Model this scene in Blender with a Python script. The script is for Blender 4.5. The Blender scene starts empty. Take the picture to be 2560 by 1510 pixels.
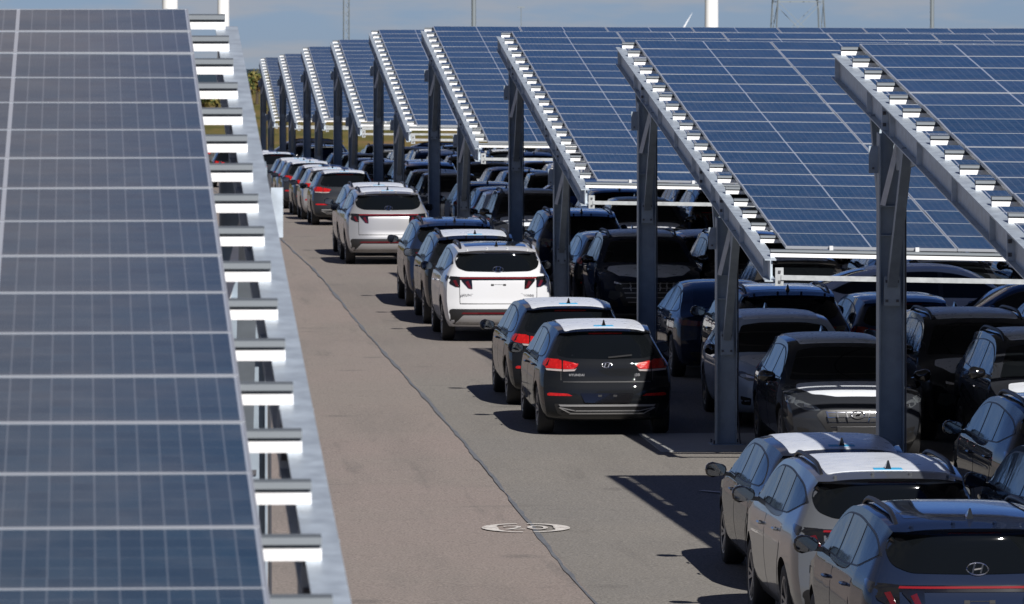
import bpy, bmesh, math, random
from mathutils import Vector, Matrix
from mathutils.bvhtree import BVHTree
from mathutils.geometry import delaunay_2d_cdt

random.seed(7)
SC = bpy.context.scene
COL = SC.collection
ZC = 5.0                      # camera height above the datum
F = 14900.0                   # focal length in photograph pixels (2560 wide)
PX0, PY0 = 205.0, 190.0       # where the aisle direction meets the horizon

# ------------------------------------------------------------------ helpers
def interp(tab, t):
    if t <= tab[0][0]: return tab[0][1]
    for (a, va), (b, vb) in zip(tab, tab[1:]):
        if t <= b: return va + (vb - va) * (t - a) / (b - a)
    return tab[-1][1]

def sinterp(tab, t):
    """monotone-ish smooth interpolation (Catmull-Rom with clamped slopes)"""
    n = len(tab)
    if t <= tab[0][0]: return tab[0][1]
    if t >= tab[-1][0]: return tab[-1][1]
    for i in range(n - 1):
        x0, y0 = tab[i]; x1, y1 = tab[i + 1]
        if t <= x1:
            d = (y1 - y0) / (x1 - x0)
            dl = (y0 - tab[i - 1][1]) / (x0 - tab[i - 1][0]) if i > 0 else d
            dr = (tab[i + 2][1] - y1) / (tab[i + 2][0] - x1) if i < n - 2 else d
            m0 = 0 if dl * d <= 0 else 2 * dl * d / (dl + d)
            m1 = 0 if dr * d <= 0 else 2 * dr * d / (dr + d)
            if i == 0: m0 = d
            if i == n - 2: m1 = d
            h = x1 - x0; s = (t - x0) / h
            return ((2*s**3-3*s**2+1)*y0 + (s**3-2*s**2+s)*h*m0 + (-2*s**3+3*s**2)*y1 + (s**3-s**2)*h*m1)

class MB:
    """collects geometry, links it as ONE mesh object"""
    def __init__(s): s.v = []; s.f = []; s.m = []; s.uv = None
    def add(s, vs, fs, mi=0):
        o = len(s.v); s.v += [tuple(p) for p in vs]
        s.f += [tuple(i + o for i in f) for f in fs]; s.m += [mi] * len(fs)
    def hexa(s, p, mi=0):
        """p: 8 points, bottom loop (4) then top loop (4)"""
        s.add(p, [(3,2,1,0),(4,5,6,7),(0,1,5,4),(1,2,6,5),(2,3,7,6),(3,0,4,7)], mi)
    def box(s, c, d, mi=0):
        x, y, z = c; a, b, h = d[0]/2, d[1]/2, d[2]/2
        s.hexa([(x-a,y-b,z-h),(x+a,y-b,z-h),(x+a,y+b,z-h),(x-a,y+b,z-h),
                (x-a,y-b,z+h),(x+a,y-b,z+h),(x+a,y+b,z+h),(x-a,y+b,z+h)], mi)
    def bar(s, p, q, w, h, up=(0,0,1), mi=0):
        p = Vector(p); q = Vector(q); d = (q-p).normalized(); up = Vector(up)
        x = d.cross(up).normalized(); y = x.cross(d).normalized()
        c = [(-w/2,-h/2),(w/2,-h/2),(w/2,h/2),(-w/2,h/2)]
        s.hexa([p+x*a+y*b for a,b in c]+[q+x*a+y*b for a,b in c], mi)
    def tube(s, pts, r, n=10, mi=0, cap=True, radii=None):
        pts = [Vector(p) for p in pts]; rings = []
        for i, p in enumerate(pts):
            d = (pts[min(i+1,len(pts)-1)]-pts[max(i-1,0)]).normalized()
            up = Vector((0,0,1)) if abs(d.z) < .9 else Vector((1,0,0))
            x = d.cross(up).normalized(); y = x.cross(d).normalized()
            rr = radii[i] if radii else r
            rings.append([p + x*rr*math.cos(2*math.pi*k/n) + y*rr*math.sin(2*math.pi*k/n) for k in range(n)])
        vs = [q for R in rings for q in R]; fs = []
        for i in range(len(pts)-1):
            for k in range(n):
                a = i*n+k; b = i*n+(k+1)%n
                fs.append((a, b, b+n, a+n))
        if cap: fs.append(tuple(range(n))[::-1]); fs.append(tuple(range((len(pts)-1)*n, len(pts)*n)))
        s.add(vs, fs, mi)
    def lathe(s, prof, axis='x', c=(0,0,0), n=28, mi=0):
        """prof: (along, radius)"""
        vs = []
        for a, r in prof:
            for k in range(n):
                t = 2*math.pi*k/n; u, w = r*math.cos(t), r*math.sin(t)
                p = (a,u,w) if axis == 'x' else (u,a,w) if axis == 'y' else (u,w,a)
                vs.append((p[0]+c[0], p[1]+c[1], p[2]+c[2]))
        fs = [(i*n+k, i*n+(k+1)%n, (i+1)*n+(k+1)%n, (i+1)*n+k) for i in range(len(prof)-1) for k in range(n)]
        s.add(vs, fs, mi)
    def mesh(s, name, mats, smooth=None):
        me = bpy.data.meshes.new(name); me.from_pydata(s.v, [], s.f)
        for m in (mats if isinstance(mats, (list, tuple)) else [mats]): me.materials.append(m)
        me.polygons.foreach_set('material_index', s.m)
        bm = bmesh.new(); bm.from_mesh(me); bmesh.ops.recalc_face_normals(bm, faces=bm.faces); bm.to_mesh(me); bm.free()
        if smooth is not None:
            me.polygons.foreach_set('use_smooth', [True]*len(me.polygons))
            me.set_sharp_from_angle(angle=math.radians(smooth))
        me.update(); return me
    def build(s, name, mats, parent=None, smooth=None):
        return link(name, s.mesh(name, mats, smooth), parent)

def link(name, me, parent=None):
    o = bpy.data.objects.new(name, me); COL.objects.link(o)
    if parent is not None: o.parent = parent
    return o

def empty(name, loc=(0,0,0), rz=0):
    o = bpy.data.objects.new(name, None); COL.objects.link(o)
    o.location = loc; o.rotation_euler = (0,0,rz); o.empty_display_size = .3
    return o

def tag(o, label=None, cat=None, group=None, kind=None):
    if label: o['label'] = label
    if cat: o['category'] = cat
    if group: o['group'] = group
    if kind: o['kind'] = kind
    return o

# ------------------------------------------------------------------ materials
def mat(name, col, rough=.5, metal=0., coat=0., spec=.5, coat_rough=.03, noise=None, bump=None, ior=None):
    m = bpy.data.materials.new(name); m.use_nodes = True
    nt = m.node_tree; b = nt.nodes['Principled BSDF']
    b.inputs['Base Color'].default_value = (*col, 1); b.inputs['Roughness'].default_value = rough
    b.inputs['Metallic'].default_value = metal; b.inputs['Coat Weight'].default_value = coat
    b.inputs['Coat Roughness'].default_value = coat_rough
    b.inputs['Specular IOR Level'].default_value = spec
    if noise:      # (scale, amount): mottled colour and roughness
        tc = nt.nodes.new('ShaderNodeTexCoord'); n = nt.nodes.new('ShaderNodeTexNoise')
        n.inputs['Scale'].default_value = noise[0]; n.inputs['Detail'].default_value = 5
        nt.links.new(tc.outputs['Object'], n.inputs['Vector'])
        mx = nt.nodes.new('ShaderNodeMix'); mx.data_type = 'RGBA'
        k = noise[1]
        mx.inputs['A'].default_value = (*[c*(1-k) for c in col], 1); mx.inputs['B'].default_value = (*[min(1,c*(1+k)) for c in col], 1)
        nt.links.new(n.outputs['Fac'], mx.inputs['Factor']); nt.links.new(mx.outputs['Result'], b.inputs['Base Color'])
        mr = nt.nodes.new('ShaderNodeMapRange'); mr.inputs['To Min'].default_value = max(0,rough-.12); mr.inputs['To Max'].default_value = min(1,rough+.12)
        nt.links.new(n.outputs['Fac'], mr.inputs['Value']); nt.links.new(mr.outputs['Result'], b.inputs['Roughness'])
        if bump:
            bp = nt.nodes.new('ShaderNodeBump'); bp.inputs['Strength'].default_value = bump; bp.inputs['Distance'].default_value = .02
            nt.links.new(n.outputs['Fac'], bp.inputs['Height']); nt.links.new(bp.outputs['Normal'], b.inputs['Normal'])
    return m

M = {}
M['steel'] = mat('galvanised_steel', (.45,.51,.57), .48, .45, noise=(9,.38))
M['steel_post'] = mat('galvanised_post', (.27,.32,.37), .5, .4, noise=(6,.34))
M['zinc'] = mat('bright_zinc', (.72,.73,.74), .42, .35, noise=(14,.12))
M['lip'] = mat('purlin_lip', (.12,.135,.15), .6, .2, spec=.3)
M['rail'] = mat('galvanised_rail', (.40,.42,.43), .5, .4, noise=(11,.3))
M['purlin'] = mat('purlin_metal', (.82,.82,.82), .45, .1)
M['bolt'] = mat('bolt', (.1,.1,.11), .5, .6)
M['frame'] = mat('panel_frame', (.40,.42,.46), .42, .4)
M['concrete'] = mat('concrete', (.34,.34,.33), .85, noise=(5,.2))
M['tyre'] = mat('tyre_rubber', (.012,.012,.013), .75)
M['rim'] = mat('rim_alloy', (.22,.22,.23), .35, .8)
M['trim'] = mat('black_plastic', (.012,.012,.013), .45)
M['gloss'] = mat('gloss_black', (.006,.006,.007), .08, coat=.6)
M['glass'] = mat('tinted_glass', (.004,.005,.006), .03, spec=.28)
M['sideglass'] = mat('side_glass', (.010,.012,.014), .05, spec=.17, noise=(2.6,.3), bump=.30)
M['chrome'] = mat('chrome', (.75,.75,.77), .12, 1.)
M['silver_trim'] = mat('silver_trim', (.42,.42,.43), .35, .7)
M['red'] = mat('red_lens', (.36,.007,.007), .15, coat=.7, spec=.2, noise=(26,.55), bump=.5)
M['darkred'] = mat('dark_red_lens', (.075,.006,.009), .10, coat=.5, spec=.2)
M['barred'] = mat('bar_red_lens', (.17,.010,.014), .15, coat=.5, spec=.2)
M['clear'] = mat('clear_lens', (.33,.28,.27), .12, coat=.6)
M['headlens'] = mat('headlamp_lens', (.10,.11,.12), .05, .3, coat=1.)
M['film'] = mat('white_film', (.65,.68,.73), .30, noise=(7,.05), bump=.25, spec=.7)
M['tape'] = mat('blue_tape', (.05,.36,.62), .5)
M['mirror'] = mat('mirror_glass', (.30,.33,.36), .03, 1.)
def worn_paint():
    m = mat('road_paint', (.60,.57,.53), .85); nt = m.node_tree; b = nt.nodes['Principled BSDF']
    tc = nt.nodes.new('ShaderNodeTexCoord'); n = nt.nodes.new('ShaderNodeTexNoise'); n.inputs['Scale'].default_value = 16; n.inputs['Detail'].default_value = 7; n.inputs['Roughness'].default_value = .75
    nt.links.new(tc.outputs['Object'], n.inputs['Vector'])
    r = nt.nodes.new('ShaderNodeMapRange'); r.inputs['From Min'].default_value = .50; r.inputs['From Max'].default_value = .62; nt.links.new(n.outputs['Fac'], r.inputs['Value'])
    x = nt.nodes.new('ShaderNodeMix'); x.data_type = 'RGBA'; x.inputs['A'].default_value = (.60,.57,.53,1); x.inputs['B'].default_value = (.26,.22,.20,1)
    nt.links.new(r.outputs['Result'], x.inputs['Factor']); nt.links.new(x.outputs['Result'], b.inputs['Base Color']); return m
M['paintwhite'] = worn_paint()
M['sealant'] = mat('crack_sealant', (.135,.14,.145), .6, noise=(6,.4))
M['white_tower'] = mat('white_coating', (.80,.80,.80), .5)
M['greysteel'] = mat('mast_steel', (.20,.23,.25), .6, .3)
M['bark'] = mat('bark', (.06,.045,.03), .9)

def paint(name, col, metal=.0, rough=.35):
    m = mat('paint_'+name, col, rough, metal, coat=.8, coat_rough=.015, spec=.06 if not metal else .3)
    m.node_tree.nodes['Principled BSDF'].inputs['Coat IOR'].default_value = 1.34; return m
PAINT = {
    'black': paint('black', (.005,.006,.008), .0, .6),
    'dark blue': paint('dark_blue', (.008,.014,.034), 0, .6),
    'blue': paint('blue', (.012,.034,.10), 0, .5),
    'dark grey': paint('dark_grey', (.020,.022,.027), .0, .5),
    'grey': paint('grey', (.16,.17,.185), .55, .28),
    'silver': paint('silver', (.33,.33,.34), .5),
    'white': paint('white', (.53,.535,.55), 0),
    'pale blue': paint('pale_blue', (.40,.48,.60), .2),
    'brown grey': paint('brown_grey', (.026,.024,.023), .1, .5),
}

def panel_material():
    m = bpy.data.materials.new('solar_cells'); m.use_nodes = True
    nt = m.node_tree; N = nt.nodes; L = nt.links; b = N['Principled BSDF']
    uv = N.new('ShaderNodeUVMap'); sep = N.new('ShaderNodeSeparateXYZ'); L.new(uv.outputs['UV'], sep.inputs[0])
    def math_(op, a, bb=None, c=None):
        n = N.new('ShaderNodeMath'); n.operation = op
        for i, v in enumerate((a, bb, c)):
            if v is None: continue
            if isinstance(v, (int, float)): n.inputs[i].default_value = v
            else: L.new(v, n.inputs[i])
        return n.outputs[0]
    def lines(coord, count, width):
        f = math_('FRACT', math_('MULTIPLY', coord, count))
        d = math_('MINIMUM', f, math_('SUBTRACT', 1.0, f))
        return math_('LESS_THAN', d, width)
    u, v = sep.outputs['X'], sep.outputs['Y']
    lu = lines(u, 24, .040); lv = lines(v, 6, .020)
    mid = math_('LESS_THAN', math_('ABSOLUTE', math_('SUBTRACT', u, .5)), .0052)
    brd = math_('GREATER_THAN', math_('MAXIMUM', math_('MULTIPLY', math_('ABSOLUTE', math_('SUBTRACT', u, .5)), 1.0),
                                      math_('SUBTRACT', math_('ABSOLUTE', math_('SUBTRACT', v, .5)), .004)), .4945)
    bus = lines(v, 36, .05)
    thin = math_('MULTIPLY', math_('MAXIMUM', lu, lv), .24)
    fac = math_('MAXIMUM', math_('MAXIMUM', thin, math_('MULTIPLY', bus, .16)), math_('MAXIMUM', mid, brd))
    # cell to cell variation
    oi = N.new('ShaderNodeObjectInfo')
    fl = N.new('ShaderNodeCombineXYZ')
    L.new(math_('FLOOR', math_('MULTIPLY', u, 24)), fl.inputs[0]); L.new(math_('FLOOR', math_('MULTIPLY', v, 6)), fl.inputs[1])
    L.new(math_('MULTIPLY', oi.outputs['Random'], 91.7), fl.inputs[2])
    wn = N.new('ShaderNodeTexWhiteNoise'); L.new(fl.outputs[0], wn.inputs['Vector'])
    var = N.new('ShaderNodeMix'); var.data_type = 'RGBA'
    var.inputs['A'].default_value = (.012,.034,.054,1); var.inputs['B'].default_value = (.017,.045,.070,1)
    L.new(wn.outputs['Value'], var.inputs['Factor'])
    mx = N.new('ShaderNodeMix'); mx.data_type = 'RGBA'
    L.new(fac, mx.inputs['Factor']); L.new(var.outputs['Result'], mx.inputs['A']); mx.inputs['B'].default_value = (.34,.37,.42,1)
    # dust, thicker along the lower edge of each panel
    tc = N.new('ShaderNodeTexCoord'); dz = N.new('ShaderNodeTexNoise'); dz.inputs['Scale'].default_value = 3.1; dz.inputs['Detail'].default_value = 6
    dv = N.new('ShaderNodeVectorMath'); dv.operation = 'ADD'; L.new(tc.outputs['Object'], dv.inputs[0]); L.new(fl.outputs[0], dv.inputs[1])
    dofs = N.new('ShaderNodeCombineXYZ'); L.new(math_('MULTIPLY', oi.outputs['Random'], 57.3), dofs.inputs[0]); L.new(math_('MULTIPLY', oi.outputs['Random'], 23.1), dofs.inputs[1])
    L.new(dofs.outputs[0], dv.inputs[1]); L.new(dv.outputs[0], dz.inputs['Vector'])
    edge = N.new('ShaderNodeMapRange'); edge.inputs['From Min'].default_value = .0; edge.inputs['From Max'].default_value = .16; edge.inputs['To Min'].default_value = .10; edge.inputs['To Max'].default_value = 0; L.new(v, edge.inputs['Value'])
    dr = N.new('ShaderNodeMapRange'); dr.inputs['From Min'].default_value = .45; dr.inputs['From Max'].default_value = .8; dr.inputs['To Max'].default_value = .10; L.new(dz.outputs['Fac'], dr.inputs['Value'])
    dust = N.new('ShaderNodeMix'); dust.data_type = 'RGBA'; L.new(math_('ADD', edge.outputs['Result'], math_('ADD', dr.outputs['Result'], math_('MULTIPLY', oi.outputs['Random'], .03))), dust.inputs['Factor'])
    L.new(mx.outputs['Result'], dust.inputs['A']); dust.inputs['B'].default_value = (.30,.28,.26,1)
    L.new(dust.outputs['Result'], b.inputs['Base Color'])
    # thin uneven dust film
    nz = N.new('ShaderNodeTexNoise'); nz.inputs['Scale'].default_value = 1.3; nz.inputs['Detail'].default_value = 4
    L.new(tc.outputs['Object'], nz.inputs['Vector'])
    mr = N.new('ShaderNodeMapRange'); mr.inputs['To Min'].default_value = .10; mr.inputs['To Max'].default_value = .24
    L.new(nz.outputs['Fac'], mr.inputs['Value']); L.new(mr.outputs['Result'], b.inputs['Roughness'])
    b.inputs['Specular IOR Level'].default_value = .42
    return m
M['cells'] = panel_material()

def asphalt_material():
    m = bpy.data.materials.new('asphalt'); m.use_nodes = True
    nt = m.node_tree; N = nt.nodes; L = nt.links; b = N['Principled BSDF']
    tc = N.new('ShaderNodeTexCoord'); sep = N.new('ShaderNodeSeparateXYZ'); L.new(tc.outputs['Object'], sep.inputs[0])
    def noise(scale, detail=4, vec=None, rough=.55):
        n = N.new('ShaderNodeTexNoise'); n.inputs['Scale'].default_value = scale; n.inputs['Detail'].default_value = detail; n.inputs['Roughness'].default_value = rough
        L.new(vec or tc.outputs['Object'], n.inputs['Vector']); return n.outputs['Fac']
    def ramp(src, a, bb, lo=0., hi=1.):
        r = N.new('ShaderNodeMapRange'); r.inputs['From Min'].default_value = a; r.inputs['From Max'].default_value = bb
        r.inputs['To Min'].default_value = lo; r.inputs['To Max'].default_value = hi; L.new(src, r.inputs['Value']); return r.outputs['Result']
    def mix(f, A, B, bt='MIX'):
        x = N.new('ShaderNodeMix'); x.data_type = 'RGBA'; x.blend_type = bt
        for k, v in (('Factor', f), ('A', A), ('B', B)):
            if isinstance(v, (int, float)): x.inputs[k].default_value = v
            elif isinstance(v, tuple): x.inputs[k].default_value = (*v, 1)
            else: L.new(v, x.inputs[k])
        return x.outputs['Result']
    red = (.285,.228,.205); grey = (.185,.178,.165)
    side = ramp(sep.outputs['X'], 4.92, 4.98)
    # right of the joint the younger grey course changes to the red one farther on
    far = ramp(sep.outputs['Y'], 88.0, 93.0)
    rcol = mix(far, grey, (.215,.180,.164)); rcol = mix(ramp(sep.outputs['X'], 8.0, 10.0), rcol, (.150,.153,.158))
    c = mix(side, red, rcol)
    big = noise(.16, 3); c = mix(ramp(big, .38, .7, 0, .6), c, (.235,.215,.185))
    mp = N.new('ShaderNodeMapping'); mp.inputs['Scale'].default_value = (.9,.12,1); L.new(tc.outputs['Object'], mp.inputs['Vector'])
    c = mix(ramp(noise(1.1, 5, mp.outputs[0]), .5, .78, 0, .55), c, (.125,.118,.108))
    # dark oil and tyre scuffs
    mp2 = N.new('ShaderNodeMapping'); mp2.inputs['Scale'].default_value = (.35,1.5,1); L.new(tc.outputs['Object'], mp2.inputs['Vector'])
    c = mix(ramp(noise(.9, 6, mp2.outputs[0], .7), .60, .74, 0, .6), c, (.075,.072,.068))
    # faint paving joints across the lane and short scuffs
    jy = N.new('ShaderNodeMath'); jy.operation = 'FRACT'; jm = N.new('ShaderNodeMath'); jm.operation = 'MULTIPLY_ADD'
    L.new(sep.outputs['Y'], jm.inputs[0]); jm.inputs[1].default_value = .213; L.new(noise(.5, 2), jm.inputs[2]); L.new(jm.outputs[0], jy.inputs[0])
    c = mix(ramp(jy.outputs[0], .0, .008, .30, 0), c, (.06,.058,.055))
    mp3 = N.new('ShaderNodeMapping'); mp3.inputs['Scale'].default_value = (1.4,.10,1); L.new(tc.outputs['Object'], mp3.inputs['Vector'])
    c = mix(ramp(noise(1.7, 4, mp3.outputs[0], .6), .62, .72, 0, .35), c, (.07,.068,.065))
    spot = N.new('ShaderNodeTexVoronoi'); spot.inputs['Scale'].default_value = .55; L.new(tc.outputs['Object'], spot.inputs['Vector'])
    c = mix(ramp(spot.outputs['Distance'], .05, .16, .5, 0), c, (.07,.068,.066))
    fine = noise(42, 2); c = mix(ramp(fine, .3, .7), mix(.55, c, (.06,.055,.05)), mix(.30, c, (.42,.38,.34)))
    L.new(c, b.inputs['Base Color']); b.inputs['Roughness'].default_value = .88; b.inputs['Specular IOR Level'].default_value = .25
    bp = N.new('ShaderNodeBump'); bp.inputs['Strength'].default_value = .35; bp.inputs['Distance'].default_value = .01
    L.new(fine, bp.inputs['Height']); L.new(bp.outputs['Normal'], b.inputs['Normal'])
    return m
M['asphalt'] = asphalt_material()

def grass_material():
    m = bpy.data.materials.new('dry_grass'); m.use_nodes = True
    nt = m.node_tree; N = nt.nodes; L = nt.links; b = N['Principled BSDF']
    tc = N.new('ShaderNodeTexCoord')
    mp = N.new('ShaderNodeMapping'); mp.inputs['Scale'].default_value = (1,.25,1); L.new(tc.outputs['Object'], mp.inputs['Vector'])
    n = N.new('ShaderNodeTexNoise'); n.inputs['Scale'].default_value = .35; n.inputs['Detail'].default_value = 8; n.inputs['Roughness'].default_value = .7
    L.new(mp.outputs[0], n.inputs['Vector'])
    r = N.new('ShaderNodeValToRGB'); L.new(n.outputs['Fac'], r.inputs['Fac'])
    e = r.color_ramp.elements
    e[0].position = .32; e[0].color = (.050,.060,.016,1); e[1].position = .70; e[1].color = (.20,.125,.055,1)
    k = r.color_ramp.elements.new(.5); k.color = (.125,.105,.030,1)
    L.new(r.outputs['Color'], b.inputs['Base Color']); b.inputs['Roughness'].default_value = .95; b.inputs['Specular IOR Level'].default_value = .1
    return m
M['grass'] = grass_material()
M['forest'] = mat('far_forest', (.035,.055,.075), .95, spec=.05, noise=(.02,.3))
M['leaf_green'] = mat('leaf_green', (.08,.115,.035), .7, spec=.2)
M['leaf_olive'] = mat('leaf_olive', (.19,.16,.05), .7, spec=.2)
M['leaf_orange'] = mat('leaf_orange', (.40,.20,.05), .7, spec=.2)

# ------------------------------------------------------------------ ground heights
GZ = [(-40,-5.7),(0,-5.5),(40,-5.24),(50,-5.17),(60,-5.05),(72,-4.83),(79,-4.73),(86,-4.63),(100,-4.47),(106,-4.41),(112,-4.32),(128,-4.08),
      (137,-4.05),(142,-4.03),(150,-4.0),(159,-3.96),(166,-3.99),(173,-4.02),(188,-4.07),(214,-4.17),(231,-4.28),(260,-4.46),(300,-4.62)]
def ground(x, y):
    cs = interp([(60,.020),(90,.020),(105,.015),(130,.008),(160,.004)], y)
    zx = -cs * max(0, min(x, 40) - 9.0)
    return ZC + sinterp(GZ, y) + .8*zx

def tz(y):     # natural terrain beyond the lot
    return ZC + interp([(-100,-6.2),(250,-5.3),(300,-4.75),(320,-4.6),(470,-1.75),(700,-1.7),(1500,-3),(4000,-6)], y)

def sheet(name, xs, ys, fz, m):
    b = MB(); nx = len(xs)
    vs = [(x, y, fz(x, y)) for y in ys for x in xs]
    fs = [(j*nx+i, j*nx+i+1, (j+1)*nx+i+1, (j+1)*nx+i) for j in range(len(ys)-1) for i in range(nx-1)]
    b.add(vs, fs); o = b.build(name, m, smooth=60); tag(o, kind='structure'); return o

ys_g = [-100,-40,0,60,120,180,240,280,300,320,350,380,410,440,470,520,600,700,900,1500,2500,4000,6500]
sheet('ground', [-2500,-800,-300,-100,-40,0,40,100,300,800,2500], ys_g,
      lambda x, y: tz(y) + (0.5*math.sin(x*.05+y*.013) if y > 330 else 0), M['grass'])
sheet('parking_lot', [-60,-30,-12,-4,0,2,4,6,7.2,10,14,20,30,40,60,90], [-40+5*i for i in range(68)], ground, M['asphalt'])
# far wooded hills
rng = random.Random(3)
hb = MB(); xs = [-1800+40*i for i in range(100)]
for j, (yy, zz) in enumerate(((4200,-8),(4600,0),(5000,0),(5600,-10))): pass
rows = []
for yy, k in ((4000,0.),(4500,.75),(4900,1.),(5600,.2)):
    rows.append([(x, yy, ZC-7+k*(7+2.6+1.8*math.sin(x*.004+1)+1.2*math.sin(x*.013)+.7*rng.random())) for x in xs])
vs = [p for r in rows for p in r]; n = len(xs)
hb.add(vs, [(j*n+i, j*n+i+1, (j+1)*n+i+1, (j+1)*n+i) for j in range(3) for i in range(n-1)])
tag(hb.build('hills', M['forest'], smooth=60), kind='structure')

# sealed joint along the aisle
rng = random.Random(11); b = MB(); vs = []
N = 460
for i in range(N):
    y = 40 + i*.5
    wob = .006*math.sin(y*.9)+.012*math.sin(y*.17+1)+rng.uniform(-.010,.010)
    w = max(.004, .021+.007*math.sin(y*1.7)+.007*math.sin(y*.61)+rng.uniform(-.008,.008))
    c = 4.94 + wob - .0006*(y-60)
    for x in (c-w, c+w): vs.append((x, y, ground(x, y)+.010))
b.add(vs, [(2*i,2*i+1,2*i+3,2*i+2) for i in range(N-1)])
tag(b.build('road_seam', M['sealant']), kind='structure')

def ground_strip(b, pts, w, h=.008, mi=0):
    """flat painted strip following the ground"""
    for (x0,y0),(x1,y1) in zip(pts, pts[1:]):
        d = Vector((x1-x0,y1-y0)).normalized(); nx, ny = -d.y*w/2, d.x*w/2
        q = [(x0+nx,y0+ny),(x1+nx,y1+ny),(x1-nx,y1-ny),(x0-nx,y0-ny)]
        b.add([(x,y,ground(x,y)+h) for x,y in q],[(0,1,2,3)],mi)

# painted speed roundel with stencil gaps, reading 20
def roundel(cx, cy):
    b = MB(); H = .014
    R, r = .485, .432
    def arc(a0, a1):
        n = 22; vs = []
        for i in range(n+1):
            a = math.radians(a0+(a1-a0)*i/n)
            ro, ri = R, r - .13*abs(math.cos(a))**4
            for q in (ro, ri): vs.append((cx+q*math.cos(a), cy+1.05*q*math.sin(a)))
        b.add([(x,y,ground(x,y)+H) for x,y in vs], [(2*i,2*i+1,2*i+3,2*i+2) for i in range(n)])
    for a0, a1 in ((1,84),(98,179),(181,262),(276,359)): arc(a0, a1)
    g = empty('tmp')
    cu = bpy.data.curves.new('tmp','FONT'); cu.body = '20'; cu.size = .52; cu.align_x = 'CENTER'; cu.align_y = 'CENTER'; cu.resolution_u = 4
    to = bpy.data.objects.new('tmp2', cu); COL.objects.link(to)
    dg = bpy.context.evaluated_depsgraph_get(); me = to.evaluated_get(dg).to_mesh()
    vs = [(cx+v.co.x*1.0, cy+v.co.y*1.15) for v in me.vertices]; fs = [tuple(p.vertices) for p in me.polygons]
    to.evaluated_get(dg).to_mesh_clear(); bpy.data.objects.remove(to); bpy.data.objects.remove(g)
    b.add([(x,y,ground(x,y)+H) for x,y in vs], fs)
    tag(b.build('road_marking', M['paintwhite']), 'white painted speed roundel reading 20 on the aisle asphalt', 'road marking', kind='thing')
roundel(4.85, 65.1)
b = MB(); ground_strip(b, [(7.55,69.2),(13,69.2)], .07); ground_strip(b, [(7.25,69.6),(7.6,69.15)], .10, .012)
tag(b.build('bay_line', M['paintwhite']), 'worn white bay line on the asphalt in front of the concrete pad', 'road marking', kind='thing')

# ------------------------------------------------------------------ solar canopies
S, D0, NR, LSL = 26.6, 65.1, 20, 20.0
HI_Y = [108,99,76,64,72,97,115,133,142]      # measured y of panel high corners / low corners
LO_Y = [None,615,448,351,311,302,293,294,292]
XE = 8.52                                    # panel edge line
SLH = [.004,.0085,.006,.003,.003,.002,.002,.002,.002]
SLL = [.020,.020,.017,.010,.007,.005,.004,.003,.003]

PANEL_W, PANEL_H, PANEL_T = 2.098, .985, .035
def panel_mesh():
    b = MB(); w, h, t, fr = PANEL_W/2, PANEL_H/2, PANEL_T, .0095
    # frame: outer box sides + top rim, glass slightly recessed
    o = [(-w,-h),(w,-h),(w,h),(-w,h)]; i = [(-w+fr,-h+fr),(w-fr,-h+fr),(w-fr,h-fr),(-w+fr,h-fr)]
    vs = [(x,y,-t) for x,y in o]+[(x,y,0) for x,y in o]+[(x,y,0) for x,y in i]+[(x,y,-.002) for x,y in i]
    fs = [(3,2,1,0)]+[(k,(k+1)%4,(k+1)%4+4,k+4) for k in range(4)]+[(k+4,(k+1)%4+4,(k+1)%4+8,k+8) for k in range(4)]+[(k+8,(k+1)%4+8,(k+1)%4+12,k+12) for k in range(4)]
    b.add(vs, fs, 0); b.add([(x,y,-.002) for x,y in i],[(0,1,2,3)],1)
    me = b.mesh('solar_panel', [M['frame'], M['cells']])
    uvl = me.uv_layers.new(name='UVMap')
    for p in me.polygons:
        for li in p.loop_indices:
            co = me.vertices[me.loops[li].vertex_index].co
            uvl.data[li].uv = ((co.x+w-fr)/(2*w-2*fr), (co.y+h-fr)/(2*h-2*fr))
    return me
PANEL = panel_mesh()
for p in PANEL.polygons:
    if p.material_index == 1 and p.normal.z < 0: p.flip()

class Deck:
    """maps (row distance u, side offset x from panel edge, height v) to world"""
    def __init__(s, xe, dlo, dhi, zlo, zhi, csl, csh, sgn=1):
        s.xe, s.dlo, s.dhi, s.zlo, s.zhi, s.csl, s.csh, s.sgn = xe, dlo, dhi, zlo, zhi, csl, csh, sgn
    def __call__(s, u, x, v=0.):
        t = u/LSL
        z = (s.zlo - s.csl*x)*(1-t) + (s.zhi - s.csh*x)*t
        return Vector((s.xe + s.sgn*x, s.dlo + (s.dhi-s.dlo)*t, z + v))

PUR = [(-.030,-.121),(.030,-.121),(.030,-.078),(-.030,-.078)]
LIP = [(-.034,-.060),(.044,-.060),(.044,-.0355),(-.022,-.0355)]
NECK = [(.000,-.078),(.040,-.078),(.040,-.060),(.000,-.060)]

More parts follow.
